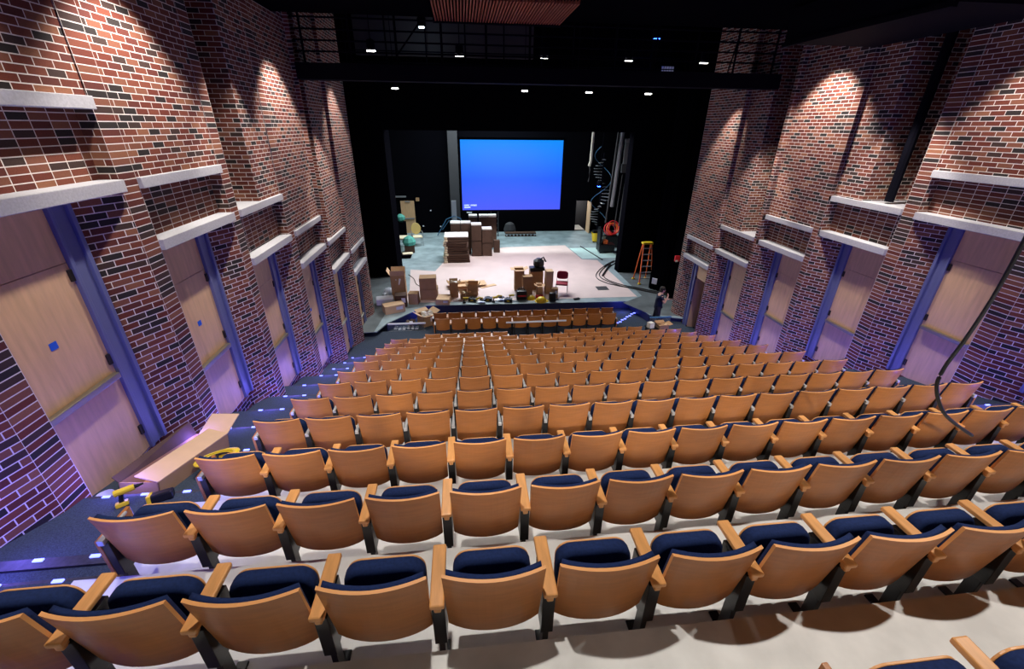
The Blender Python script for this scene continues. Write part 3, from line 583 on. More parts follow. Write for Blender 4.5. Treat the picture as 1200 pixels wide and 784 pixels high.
# clutter at the left wing
tt = thing('work_table', 'low trestle table with cream board top by the left black portal', 'table', (-4.3, 28.2, Z)); MB().box(-0.75, 0.62, -0.5, 0.4, 0.62, 0.68).build('tabletop', M['cream'], tt)
for x in (-0.6, 0.6):
    for y in (-0.4, 0.3): MB().box(x - .03, x + .03, y - .03, y + .03, 0, 0.62).build('leg', M['leg'], tt)
o = MB().lathe([(0.35, 0), (0.42, 0.2), (0.3, 0.42), (0.1, 0.55)], n=8).build('green_bundle', M['green'], loc=(-3.45, 27.0, Z + 0.455)); tag(o, 'pale green cloth bundle on the crates in the left wing', 'bundle')
carton((-3.45, 27.0, Z), (0.6, 0.6, 0.44), 0.1, 'dark crate carrying the green bundle in the left wing', 'carddark', name='crate', cat='crate')
carton((-4.42, 26.7, Z), (0.42, 0.5, 0.7), -0.1, 'dark open crate against the left black portal', 'carddark', 0.4, name='crate', cat='crate', fill='cream')
o = MB().obox((0, 0, 0.1), (1.0, 0.7, 0.18)).build('flat_case', M['black'], bevel=0.02, loc=(-3.75, 25.8, Z)); tag(o, 'flat black case on the floor by the left portal', 'case')
o = MB().obox((0, 0, 0.02), (0.6, 0.42, 0.04), 0.2).build('cream_board', M['cream'], loc=(-3.45, 25.85, Z + 0.19)); tag(o, 'cream board lying on the flat black case', 'board')
o = MB().lathe([(0.12, 0), (0.28, 0.15), (0.3, 0.35), (0.12, 0.5)], n=7).build('teal_sack', M['green'], loc=(-4.3, 30.4, Z + 1.2)); tag(o, 'teal bundle on a stand before the maple rear door', 'bundle')
o = MB().box(-0.3, 0.3, -0.25, 0.25, 0, 1.2).build('equipment_stand', M['black'], bevel=0.02, loc=(-4.3, 30.4, Z)); tag(o, 'black stand under the teal bundle at the rear door', 'stand')
# boxes along the left stage edge
carton((-3.05, 18.9, Z), (0.62, 0.55, 1.15), 0.05, 'tall open carton with foam inside at the left stage edge', 'card', 1.25, fill='white', flapmt='cardlight')
carton((-2.88, 18.02, Z), (0.50, 0.5, 0.52), 0.1, 'brown carton with white labels before the tall open carton', 'carddark', lab=True)
carton((-2.35, 18.25, Z), (0.42, 0.4, 0.5), -0.1, 'plain brown carton right of the labelled carton', 'card')
carton((-3.12, 17.35, Z), (0.85, 0.5, 0.34), 0.42, 'long carton with label at the far left edge of the apron', 'cardlight', lab=True)
o = MB().obox((0, 0, 0.16), (0.75, 0.5, 0.3), 0.2).build('wrapped_parcel', M['label'], bevel=0.05, loc=(-3.62, 18.25, Z)); tag(o, 'white wrapped parcel behind the long labelled carton', 'parcel')
o = MB().lathe([(0.25, 0), (0.34, 0.08), (0.2, 0.3)], n=7).build('plastic_sheet', M['plastic'], smooth=True, loc=(-3.6, 19.4, Z)); tag(o, 'crumpled clear plastic sheet beside the tall open carton', 'plastic')
carton((-1.72, 18.85, Z), (0.78, 0.6, 0.50), 0.0, 'lower of two brown cartons stacked at stage front left', 'card')
carton((-1.74, 18.83, Z + 0.505), (0.74, 0.58, 0.52), 0.03, 'upper of two brown cartons stacked at stage front left', 'card')
carton((-1.05, 18.25, Z), (0.6, 0.7, 0.24), -0.12, 'low carton with pale lid and label right of the stacked pair', 'cardlight', lab=True)
carton((-0.60, 19.0, Z), (0.38, 0.36, 0.62), 0.05, 'narrow open carton with white packing at stage front', 'card', 1.0, fill='white')
carton((0.28, 19.05, Z), (0.46, 0.36, 0.45), -0.1, 'open carton with torn flaps right of the narrow one', 'card', 1.15)
carton((-0.12, 18.62, Z), (0.34, 0.26, 0.26), 0.3, 'small tipped carton between the open cartons', 'card', 0.6, fill='cream')
carton((0.0, 20.35, Z), (1.0, 0.7, 0.10), 0.15, 'collapsed open carton lying flat behind the open cartons', 'cardlight', 0.12)
o = MB().obox((0, 0, 0.01), (0.85, 0.25, 0.02), 0.5).build('cardboard_strip', M['cardlight'], loc=(1.05, 20.2, Z + 0.01)); tag(o, 'pale cardboard strip lying on the hardboard floor', 'strip')
# pile of cartons at centre front
carton((2.50, 19.55, Z), (0.44, 0.40, 1.05), 0.0, 'tall narrow carton at the left of the centre pile', 'card', 0.25, flapmt='cardlight')
carton((2.82, 19.0, Z), (0.46, 0.40, 0.9), 0.0, 'brown carton leaning before the tall narrow carton', 'card')
carton((3.37, 18.78, Z), (0.27, 0.30, 0.48), 0.0, 'open pale carton with flap down in the centre pile', 'cardlight', 0.3)
carton((3.35, 19.75, Z), (0.62, 0.5, 0.92), 0.0, 'carton carrying the black machine in the centre pile', 'card')
carton((3.86, 19.1, Z), (0.34, 0.42, 1.1), 0.0, 'tall pale carton at the right of the centre pile', 'cardlight', lab=False)
carton((4.02, 18.45, Z), (0.30, 0.28, 0.46), -0.1, 'small carton with white label at the foot of the red chair', 'card', lab=True)
mc = thing('black_machine', 'black power tool machine sitting on the centre carton pile', 'machine', (3.38, 19.75, Z + 0.925)); MB().box(-0.36, 0.36, -0.2, 0.2, 0, 0.16).build('base', M['leg'], mc, bevel=0.03); MB().lathe([(0.2, 0), (0.26, 0.1), (0.26, 0.3), (0.1, 0.42)], (0.08, 0, 0.16), 12).build('motor', M['leg'], mc); MB().tube([(0.1, 0, 0.5), (0.3, 0, 0.62), (0.42, 0, 0.4)], 0.04).build('handle', M['rubber'], mc)
bg = thing('tool_bag', 'black tool bag with red band on the stage edge', 'bag', (2.47, 18.35, Z)); MB().box(-0.24, 0.24, -0.18, 0.18, 0, 0.42).build('bag_body', M['leg'], bg, bevel=0.06, smooth=True, seg=3); MB().box(-0.2, 0.2, -0.19, -0.17, 0.18, 0.25).build('red_band', M['red'], bg); MB().tube([(-0.15, 0, 0.4), (-0.1, 0, 0.54), (0.1, 0, 0.54), (0.15, 0, 0.4)], 0.02).build('handle', M['leg'], bg)
def toolbit(x, y, kind, label):
    t = thing('power_drill' if kind == 'drill' else 'tool_case' if kind == 'case' else 'cordless_saw', label, 'tool', (x, y, Z), random.uniform(-0.4, 0.4))
    if kind == 'drill':
        MB().tube([(-0.13, 0, 0.22), (0.1, 0, 0.22)], 0.045, 10).build('drill_body', M['yellow'], t); MB().tube([(0.1, 0, 0.22), (0.19, 0, 0.22)], 0.025, 8, r2=0.012).build('chuck', M['leg'], t); MB().tube([(-0.08, 0, 0.2), (-0.1, 0, 0.06)], 0.026, 8).build('grip', M['leg'], t); MB().box(-0.16, -0.03, -0.05, 0.05, 0, 0.07).build('battery', M['leg'], t, bevel=0.01)
    elif kind == 'case':
        MB().box(-0.18, 0.18, -0.13, 0.13, 0, 0.15).build('case_body', M['leg'], t, bevel=0.02); MB().box(-0.06, 0.06, -0.15, -0.13, 0.05, 0.1).build('latch', M['yellow'], t); MB().tube([(-0.08, 0, 0.15), (-0.06, 0, 0.2), (0.06, 0, 0.2), (0.08, 0, 0.15)], 0.014).build('handle', M['leg'], t)
    else:
        MB().lathe([(0.13, -0.02), (0.14, 0.0), (0.13, 0.02)], (0.08, 0, 0.14), 14).build('blade_guard', M['leg'], t); MB().tube([(-0.2, 0, 0.12), (-0.05, 0, 0.22), (0.1, 0, 0.2)], 0.045, 8).build('saw_body', M['yellow'], t); MB().box(-0.15, 0.2, -0.08, 0.08, 0, 0.02).build('shoe', M['steel'], t)
for i, (x, kind) in enumerate(((-0.05, 'drill'), (0.25, 'case'), (0.6, 'saw'), (0.95, 'case'), (1.27, 'drill'), (1.47, 'saw'), (1.84, 'case'), (2.02, 'drill'))):
    toolbit(x, 18.08 + 0.2 * (i % 2), kind, 'black and yellow %s, %s from the left in the stage-edge tool line' % ({'drill': 'cordless drill', 'case': 'tool case', 'saw': 'cordless saw'}[kind], ORD[i]))
def hat(loc, rz, label, mt='yellow', sc_=1.0, flip=False):
    t = thing('hard_hat', label, 'hard hat', loc, rz); pr = [(0.150 * math.cos(a), 0.145 * math.sin(a)) for a in [i * math.pi / 2 / 7 for i in range(7)]]
    b = MB(); n_ = 24; prof_ = [(0.150, 0.0)] + pr + [(0.012, 0.1455)]
    if flip: prof_ = [(r_, 0.150 - z_) for r_, z_ in prof_]
    vs = [(r_ * math.cos(2 * math.pi * j / n_) * 1.12, r_ * math.sin(2 * math.pi * j / n_), z_) for r_, z_ in prof_ for j in range(n_)]
    k_ = len(prof_); b.add(vs, [(i * n_ + j, i * n_ + (j + 1) % n_, (i + 1) * n_ + (j + 1) % n_, (i + 1) * n_ + j) for i in range(k_ - 1) for j in range(n_)])
    zr = 0.150 if flip else 0.0
    b.add([(r_ * math.cos(2 * math.pi * j / n_) * 1.15 + (0.035 if r_ > .155 and math.cos(2 * math.pi * j / n_) > 0.3 else 0), r_ * math.sin(2 * math.pi * j / n_), zr + dz) for r_, dz in ((0.145, 0), (0.172, -0.006), (0.172, 0.006), (0.145, 0.01)) for j in range(n_)], [(i * n_ + j, i * n_ + (j + 1) % n_, ((i + 1) % 4) * n_ + (j + 1) % n_, ((i + 1) % 4) * n_ + j) for i in range(4) for j in range(n_)])
    o_ = b.build('hat_shell', M[mt], t, smooth=True); sol = o_.modifiers.new('thickness', 'SOLIDIFY'); sol.thickness = 0.004
    if flip:
        for a in (0.4, 1.45, 2.5): MB().tube([(0.13 * math.cos(a), 0.12 * math.sin(a), 0.135), (0.05 * math.cos(a), 0.05 * math.sin(a), 0.085), (-0.05 * math.cos(a), -0.05 * math.sin(a), 0.085), (-0.13 * math.cos(a), -0.12 * math.sin(a), 0.135)], 0.012, 6).build('strap', M['leg'], t)
        MB().tube([(0.125 * math.cos(2 * math.pi * j / 20) * 1.1, 0.125 * math.sin(2 * math.pi * j / 20), 0.13) for j in range(21)], 0.012, 6).build('head_band', M['leg'], t)
        MB().box(-0.16, -0.12, -0.04, 0.04, 0.11, 0.15).build('ratchet', M['leg'], t, bevel=0.01)
    t.scale = (sc_,) * 3; return t
hat((3.33, 18.0, Z), 0.3, 'yellow hard hat on the stage edge below the centre pile', sc_=1.5)
hat((2.92, 18.34, Z), 1.3, 'orange-yellow hard hat between the tool bag and centre pile', sc_=1.2)
o = MB().box(-0.18, 0.18, -0.12, 0.12, 0, 0.14).build('red_pouch', M['red'], bevel=0.04, smooth=True, loc=(3.34, 18.45, Z)); tag(o, 'red pouch between the yellow hard hats on stage', 'pouch')
o = MB().box(-0.15, 0.15, -0.12, 0.12, 0, 0.42).build('black_canister', M['leg'], bevel=0.05, smooth=True, loc=(3.83, 17.95, Z)); tag(o, 'black canister on the stage edge right of the yellow hat', 'canister')
o = MB().obox((0, 0, 0.03), (0.3, 0.14, 0.05), 0.3).build('pouch_on_edge', M['leg'], bevel=0.01, loc=(5.0, 18.1, Z)); tag(o, 'small dark tool lying alone on the stage edge right of the chair', 'tool')
o = MB().obox((0, 0, 0.012), (0.55, 0.5, 0.012)).build('floor_hatch', M['grey'], loc=(6.62, 19.45, Z + 0.006)); tag(o, 'small grey hatch plate set in the hardboard floor at right', 'hatch')
# right wing clutter, cables
bk = thing('mop_bucket', 'yellow wheeled mop bucket at the right rear of the stage', 'bucket', (8.95, 28.75, Z)); MB().lathe([(0.24, 0.08), (0.32, 0.62), (0.34, 0.64), (0.30, 0.64), (0.22, 0.12)], n=14).build('bucket_body', M['yellow'], bk); MB().box(-0.25, 0.25, -0.2, 0.2, 0.64, 0.8).build('wringer', M['leg'], bk, bevel=0.02)
for x in (-0.18, 0.18): MB().lathe([(0.02, 0), (0.05, 0.03), (0.05, 0.06), (0.02, 0.09)], (x, -0.1, 0), 8).build('wheel', M['leg'], bk)
ct = thing('equipment_cart', 'black equipment cart by the right portal leg', 'cart', (8.85, 26.1, Z)); MB().box(-0.55, 0.45, -0.35, 0.35, 0.12, 0.55).build('cart_body', M['leg'], ct, bevel=0.03); MB().box(-0.55, -0.4, -0.3, 0.3, 0.55, 1.5).build('handle_panel', M['leg'], ct, bevel=0.02); MB().box(-0.28, 0.02, -0.2, 0.15, 0.55, 0.8).build('orange_tray', M['orange'], ct, bevel=0.03)
for x in (-0.4, 0.3):
    for y in (-0.25, 0.25): MB().lathe([(0.02, 0), (0.06, 0.03), (0.06, 0.09), (0.02, 0.12)], (x, y, 0), 8).build('wheel', M['rubber'], ct)
hz = thing('hose_heap', 'tangled red hose heap on the black crate behind the cart', 'hose', (9.55, 27.4, Z + 0.75)); 
for k in range(7):
    rr_ = 0.28 + 0.1 * rnd.random(); cx_, cz_ = rnd.uniform(-.15, .15), 0.42 + rnd.uniform(-.06, .18); ti = rnd.uniform(-1, 1)
    MB().tube([(cx_ + rr_ * math.cos(a_ * 0.42), 0.25 * math.sin(a_ * 0.42) * math.cos(ti), cz_ + rr_ * math.sin(a_ * 0.42)) for a_ in range(16)], 0.035, 6).build('hose_loop', M['red'] if k % 3 else M['orange'], hz)
MB().tube([(0, 0, 0), (0, 0, 0.3)], 0.15, 8).build('reel_core', M['leg'], hz)
o = MB().box(-0.45, 0.45, -0.3, 0.3, 0, 0.75).build('black_crate', M['leg'], bevel=0.03, loc=(9.55, 27.4, Z)); tag(o, 'black crate under the red hose in the right wing', 'crate')
cab = [(8.71, 24.07), (7.74, 22.94), (7.0, 21.74), (6.8, 20.89), (7.04, 20.19), (7.43, 19.77), (7.99, 19.34), (8.77, 18.68), (9.4, 18.2)]
def spline(p, n_=8):
    P = [Vector(q) for q in p]; out = []
    for i in range(len(P) - 1):
        a, b_, c_, d_ = P[max(i - 1, 0)], P[i], P[i + 1], P[min(i + 2, len(P) - 1)]
        for k in range(n_):
            t_ = k / n_; out.append(0.5 * ((2 * b_) + (c_ - a) * t_ + (2 * a - 5 * b_ + 4 * c_ - d_) * t_ * t_ + (3 * b_ - a - 3 * c_ + d_) * t_ ** 3))
    return out + [P[-1]]
cl_ = thing('stage_cable', 'black cables sweeping round in a loop at stage right', 'cable', (0, 0, Z))
for k, (dx, dy) in enumerate(((0, 0), (0.22, 0.12), (0.42, 0.05))): MB().tube(spline([(x + dx, y + dy * (1 if y > 20 else -1), 0.03 + k * 0.002) for x, y in cab]), 0.022, 6).build('cable_strand', M['cable'], cl_)
MB().tube(spline([(7.2, 21.3, 0.04), (7.5, 21.9, 0.06), (8.3, 23.4, 0.05)]), 0.045, 6).build('tied_bundle', M['cable'], cl_)
o = MB().tube(spline([(-3.04, 22.3, Z + 0.02), (-2.7, 21.61, Z + 0.02), (-2.5, 20.79, Z + 0.02), (-2.1, 20.1, Z + 0.02)]), 0.016, 6).build('thin_cord', M['carddark']); tag(o, 'thin dark cord on the floor behind the left carton stack', 'cord')
o = MB().tube([(7.58, 27.56, Z + 0.03), (8.1, 24.29, Z + 0.03)], 0.03, 6).build('floor_rod', M['leg']); tag(o, 'straight black rod lying across the pale green board', 'rod')
# in and by the orchestra pit
F2 = -7.36
carton((-1.72, 16.72, -7.5), (0.56, 0.56, 0.46), 0.6, 'large open carton stuffed with white foam in the pit corner', 'card', 0.35, fill='white', flapmt='cardlight', lab=True)
carton((-2.33, 16.55, -7.5), (0.22, 0.2, 0.18), -0.3, 'dark torn carton beside the large open one in the pit', 'carddark', 0.4, fill='label')
gr = thing('glass_guard', 'low glass guard with white top rail at the left pit edge', 'guard', (-2.45, 16.05, -7.5)); MB().box(-0.75, 0.75, -0.03, 0.03, 0.30, 0.36).build('top_rail', M['label'], gr, bevel=0.01); MB().box(-0.73, 0.73, -0.008, 0.008, 0.02, 0.30).build('glass_pane', M['glass'], gr)
MB().box(-0.74, 0.74, -0.02, 0.02, 0.0, 0.02).build('base_shoe', M['steel'], gr)
for k in range(6):
    o = MB().obox((0, 0, 0.012), (0.13, 0.08, 0.02), rnd.uniform(-1, 1)).build('foam_scrap', M['label'], bevel=0.004, loc=(-2.95 + 0.17 * k, 16.25 + rnd.uniform(-.02, .06), -7.5)); tag(o, 'white packing scrap strewn behind the low left guard, %s from the left' % ORD[k], 'scrap', 'packing scraps at the pit')
for k in range(9):
    o = MB().box(-0.05, 0.05, -0.03, 0.03, 0, 0.015).build('step_light', M['led'], loc=(6.15 + 0.16 * k, 15.9 + 0.075 * k * 2 + (0.05 if k % 2 else 0), -7.5)); tag(o, 'blue-white pit step light right of the pit seats, %s from the left' % ORD[k], 'light', 'pit step lights')
lamp('POINT', (-2.0, 17.3, -7.2), None, 5, (0.1, 0.15, 1.0), 0.1, name='pit_glow'); lamp('POINT', (6.9, 17.2, -7.2), None, 7, (0.1, 0.15, 1.0), 0.1, name='pit_glow')
rl = thing('handrail', 'white handrail across the gap between the two short seat blocks', 'rail', (2.49, 14.25, F2)); MB().tube([(-1.12, 0, 0.9), (1.12, 0, 0.9)], 0.035, 8).build('rail', M['label'], rl)
for x in (-0.8, -0.27, 0.27, 0.8): MB().tube([(x, 0, 0), (x, 0, 0.9)], 0.018, 6).build('post', M['leg'], rl)
gg = thing('glass_guard', 'glass guard with blue top rail in front of the standing man', 'guard', (7.25, 14.25, F2)); MB().box(-0.42, 0.42, -0.025, 0.025, 0.88, 0.93).build('top_rail', M['bluesteel'], gg, bevel=0.01); MB().box(-0.40, 0.40, -0.008, 0.008, 0.02, 0.88).build('glass_pane', M['glass'], gg); MB().box(-0.42, 0.42, -0.02, 0.02, 0.0, 0.02).build('base_shoe', M['steel'], gg)
tr = thing('display_stand', 'dark stand holding the cartons behind the last right seats', 'stand', (6.95, 13.9, -7.3)); MB().box(-0.35, 0.35, -0.2, 0.2, 0.56, 0.60).build('shelf', M['leg'], tr)
for x in (-0.3, 0.3): MB().box(x - .03, x + .03, -0.15, 0.15, -0.06, 0.56).build('leg', M['leg'], tr)
carton((7.17, 13.85, -6.70), (0.36, 0.30, 0.12), 0.1, 'open shallow carton tray on the stand behind the right seats', 'card', 0.5, fill='cardlight')
carton((6.74, 13.9, -6.70), (0.20, 0.20, 0.2), 0.3, 'small carton with tilted white lid beside the shallow tray', 'white')
# ------------------------------------------------------------------ person standing by the right wall
def skinmesh(name, verts, edges, mt, sub=2):
    me = bpy.data.meshes.new(name); me.from_pydata([v[0] for v in verts], edges, []); o = bpy.data.objects.new(name, me); COL.objects.link(o)
    o.modifiers.new('skin', 'SKIN'); 
    lay = me.skin_vertices[0] if me.skin_vertices else me.attributes
    for sv, v in zip(me.skin_vertices[0].data, verts):
        sv.radius = v[1] if isinstance(v[1], tuple) else (v[1], v[1]); sv.use_root = False
    me.skin_vertices[0].data[0].use_root = True
    sd = o.modifiers.new('sub', 'SUBSURF'); sd.levels = sub; sd.render_levels = sub
    dg = bpy.context.evaluated_depsgraph_get(); ev = o.evaluated_get(dg); nm = bpy.data.meshes.new_from_object(ev); nm.name = name
    bpy.data.objects.remove(o); nm.materials.clear(); nm.materials.append(mt)
    for p in nm.polygons: p.material_index = 0
    nm.shade_smooth(); return nm
class SK:
    def __init__(s): s.v = []; s.e = []
    def a(s, p, r, par=None):
        s.v.append((p, r)); i = len(s.v) - 1
        if par is not None: s.e.append((par, i))
        return i
    def chain(s, par, *pr):
        for p, r in pr: par = s.a(p, r, par)
        return par
per = thing('person', 'person in navy shirt and dark trousers standing by the right wall, hand raised to face', 'person', (7.58, 15.25, -7.36), -0.15)
B = SK(); pel = B.a((0, 0, 0.93), (0.095, 0.075)); che = B.chain(pel, ((0.0, 0, 1.1), (0.11, 0.08)), ((0.01, 0, 1.28), (0.15, 0.105)), ((0.02, 0, 1.40), (0.14, 0.09)))
nk = B.chain(che, ((0.045, 0, 1.50), 0.056)); hd = B.chain(nk, ((0.085, 0, 1.57), (0.066, 0.078))); sk_ = B.chain(hd, ((0.085, 0, 1.655), (0.08, 0.098))); B.chain(sk_, ((0.075, 0, 1.715), (0.062, 0.075)))
B.chain(hd, ((0.165, 0, 1.59), 0.018), ((0.19, 0, 1.592), 0.011))
def hand(S_, wr, palm, dirs, thumb):
    pm_ = S_.a(palm, (0.028, 0.018), wr)
    for d_ in dirs:
        p = Vector(palm); q1 = p + Vector(d_[0]); q2 = q1 + Vector(d_[1]); S_.chain(pm_, (tuple(q1), 0.010), (tuple(q2), 0.008))
    q1 = Vector(palm) + Vector(thumb[0]); S_.chain(pm_, (tuple(q1), 0.011), (tuple(q1 + Vector(thumb[1])), 0.009))
ra = B.chain(che, ((0.02, -0.19, 1.40), 0.058), ((0.13, -0.23, 1.14), 0.045), ((0.22, -0.17, 1.29), 0.037), ((0.275, -0.12, 1.40), 0.028))
hand(B, ra, (0.29, -0.105, 1.455), [((-0.02, -0.03, 0.045), (-0.04, 0.01, 0.01)), ((-0.022, -0.01, 0.055), (-0.04, 0.01, 0.01)), ((-0.02, 0.012, 0.052), (-0.04, 0.0, 0.005)), ((-0.015, 0.032, 0.042), (-0.03, 0.0, 0.0))], ((-0.035, -0.03, 0.0), (-0.03, 0.01, 0.02)))
la = B.chain(che, ((0.02, 0.19, 1.40), 0.058), ((0.14, 0.23, 1.16), 0.045), ((0.28, 0.17, 1.17), 0.037), ((0.40, 0.12, 1.19), 0.028))
hand(B, la, (0.455, 0.10, 1.20), [((0.05, -0.03, -0.01), (0.02, -0.02, 0.03)), ((0.058, -0.008, -0.01), (0.025, -0.02, 0.03)), ((0.055, 0.014, -0.01), (0.025, -0.015, 0.03)), ((0.045, 0.034, -0.008), (0.02, -0.01, 0.025))], ((0.02, -0.045, 0.015), (0.03, -0.005, 0.02)))
for y, kx, ax in ((-0.095, 0.03, 0.06), (0.095, -0.05, -0.16)):
    B.chain(pel, ((0.0, y * 0.8, 0.86), 0.08), ((kx, y * 1.1, 0.49), 0.058), ((ax, y * 1.1, 0.26), 0.052), ((ax - 0.01, y * 1.1, 0.10), 0.038), ((ax + 0.1, y * 1.15, 0.045), (0.036, 0.032)), ((ax + 0.17, y * 1.2, 0.035), (0.032, 0.025)))
body = link('body', skinmesh('body', B.v, B.e, M['skin']), per)
T_ = SK(); c0 = T_.a((0, 0, 0.80), (0.185, 0.150)); c1 = T_.chain(c0, ((0, 0, 0.95), (0.18, 0.145)), ((0.0, 0, 1.1), (0.165, 0.125)), ((0.01, 0, 1.28), (0.165, 0.12)), ((0.02, 0, 1.40), (0.155, 0.105))); T_.chain(c1, ((0.04, 0, 1.475), 0.07))
for y in (-1, 1): T_.chain(c1, ((0.02, 0.19 * y, 1.405), 0.074), ((0.085, 0.215 * y, 1.255), 0.066))
link('shirt', skinmesh('shirt', T_.v, T_.e, M['shirt']), per)
Q = SK(); q0 = Q.a((0, 0, 1.04), (0.155, 0.12))
for y, kx, ax in ((-0.095, 0.03, 0.06), (0.095, -0.05, -0.16)): Q.chain(q0, ((0.0, y, 0.85), 0.108), ((kx, y * 1.1, 0.49), 0.078), ((ax, y * 1.1, 0.26), 0.072), ((ax, y * 1.1, 0.09), 0.068))
link('trousers', skinmesh('trousers', Q.v, Q.e, M['trousers']), per)
for y, ax in ((-0.105, 0.06), (0.105, -0.16)): MB().box(ax - 0.08, ax + 0.2, y - 0.05, y + 0.05, 0.0, 0.085).build('shoe', M['shoe'], per, bevel=0.03, smooth=True, seg=3)
hb_ = MB(); hb_.lathe([(0.095, -0.04), (0.105, 0.01), (0.098, 0.05), (0.07, 0.09), (0.02, 0.105)], (0.062, 0, 1.665), 16); hb_.lathe([(0.05, -0.1), (0.08, -0.06), (0.09, 0.0)], (0.035, 0, 1.64), 12); hb_.build('hair', M['hair'], per, smooth=True)
for y in (-0.035, 0.035): MB().lathe([(0.004, -0.006), (0.009, 0), (0.004, 0.006)], (0.172, y, 1.635), 8).build('eye', M['hair'], per)
MB().box(0.158, 0.166, -0.025, 0.025, 1.545, 1.552).build('mouth', M['red'], per)
for y in (-0.088, 0.088): MB().lathe([(0.008, -0.03), (0.016, 0.0), (0.01, 0.03)], (0.075, y, 1.625), 8).build('ear', M['skin'], per)
ph = MB().obox((0, 0, 0), (0.14, 0.07, 0.01), 0, -0.3).build('phone', M['leg'], bevel=0.003, loc=(8.10, 15.27, -6.125)); tag(ph, 'dark phone held by the man at the right wall', 'phone')

# ------------------------------------------------------------------ things in the left aisle, hanging cable
bx_ = thing('long_carton', 'long open cardboard box lying in the left aisle before the nearest wood door', 'box', (-3.67, 4.56, -3.955), -0.1); bx_.rotation_euler = (math.radians(-13), 0, -0.1)
L_, W_, Hh = 1.22, 0.44, 0.20
b = MB(); b.box(-W_ / 2, W_ / 2, -L_ / 2, -L_ / 2 + .012, 0, Hh); b.box(-W_ / 2, W_ / 2, L_ / 2 - .012, L_ / 2, 0, Hh); b.box(-W_ / 2, -W_ / 2 + .012, -L_ / 2, L_ / 2, 0, Hh); b.box(W_ / 2 - .012, W_ / 2, -L_ / 2, L_ / 2, 0, Hh); b.box(-W_ / 2, W_ / 2, -L_ / 2, L_ / 2, 0, .012); b.build('carton_body', M['card'], bx_)
b = MB(); b.add([(-W_ / 2, -L_ / 2, Hh), (-W_ / 2, L_ / 2, Hh), (-W_ / 2 - 0.07, L_ / 2, Hh + .18), (-W_ / 2 - 0.07, -L_ / 2, Hh + .06)] + [(-W_ / 2 + .012, -L_ / 2, Hh), (-W_ / 2 + .012, L_ / 2, Hh), (-W_ / 2 - 0.058, L_ / 2, Hh + .18), (-W_ / 2 - 0.058, -L_ / 2, Hh + .06)], [(3, 2, 1, 0), (4, 5, 6, 7), (0, 1, 5, 4), (1, 2, 6, 5), (2, 3, 7, 6), (3, 0, 4, 7)]); b.build('standing_flap', M['carddark'], bx_)
b = MB(); b.add([(W_ / 2, -L_ / 2, Hh), (W_ / 2, L_ / 2, Hh), (W_ / 2 - .25, L_ / 2, Hh + .07), (W_ / 2 - .25, -L_ / 2, Hh + .07)] + [(W_ / 2, -L_ / 2, Hh + .012), (W_ / 2, L_ / 2, Hh + .012), (W_ / 2 - .25, L_ / 2, Hh + .082), (W_ / 2 - .25, -L_ / 2, Hh + .082)], [(3, 2, 1, 0), (4, 5, 6, 7), (0, 1, 5, 4), (1, 2, 6, 5), (2, 3, 7, 6), (3, 0, 4, 7)]); b.build('lid_flap', M['cardlight'], bx_)
b = MB(); b.add([(-W_ / 2 + .05, L_ / 2, Hh), (W_ / 2, L_ / 2, Hh), (W_ / 2, L_ / 2 + .30, Hh + .16), (-W_ / 2 + .05, L_ / 2 + .30, Hh + .16)] + [(-W_ / 2 + .05, L_ / 2, Hh + .012), (W_ / 2, L_ / 2, Hh + .012), (W_ / 2, L_ / 2 + .30, Hh + .172), (-W_ / 2 + .05, L_ / 2 + .30, Hh + .172)], [(3, 2, 1, 0), (4, 5, 6, 7), (0, 1, 5, 4), (1, 2, 6, 5), (2, 3, 7, 6), (3, 0, 4, 7)]); b.build('end_flap', M['cardlight'], bx_)
MB().obox((0.0, -0.3, 0.05), (0.3, 0.4, 0.06), 0.2).build('orange_liner', M['arm'], bx_)
h_ = hat((-3.16, 4.46, -3.905), 0.5, 'yellow hard hat lying upside down beside the long cardboard box', sc_=1.15, flip=True); h_.rotation_euler = (math.radians(-14), 0.0, 0.5)
dr = thing('power_drill', 'yellow and black cordless drill beside the end of the long cardboard box', 'drill', (-3.56, 3.68, -3.56), 0.5); dr.scale = (0.75,) * 3; dr.rotation_euler = (math.radians(90 - 15), 0, 0.6)
MB().tube([(-0.13, 0.20, 0.05), (0.09, 0.20, 0.05)], 0.045, 10).build('drill_body', M['yellow'], dr); MB().tube([(0.09, 0.20, 0.05), (0.19, 0.20, 0.05)], 0.03, 8, r2=0.012).build('chuck', M['leg'], dr); MB().tube([(-0.06, 0.18, 0.05), (-0.09, 0.05, 0.05)], 0.028, 8).build('grip', M['leg'], dr); MB().box(-0.16, -0.02, 0.0, 0.06, 0.0, 0.1).build('battery', M['yellow'], dr, bevel=0.012)
d2 = thing('battery_charger', 'black and yellow tool charger next to the cordless drill', 'charger', (-3.27, 3.68, -3.575)); d2.rotation_euler = (math.radians(-18), 0, 0.4); MB().box(-0.11, 0.11, -0.06, 0.06, 0, 0.09).build('charger_body', M['leg'], d2, bevel=0.015); MB().box(-0.11, -0.07, -0.065, 0.065, 0.01, 0.095).build('yellow_band', M['yellow'], d2, bevel=0.01)
cp = thing('plastic_tub', 'clear plastic tub against the brick pier end in the left aisle', 'tub', (-4.06, 3.95, -3.825)); cp.scale = (0.85,) * 3; b = MB(); b.lathe([(0.075, 0), (0.10, 0.13), (0.105, 0.135), (0.096, 0.13), (0.072, 0.008)], n=18); b.build('tub_wall', M['plastic'], cp, smooth=True)
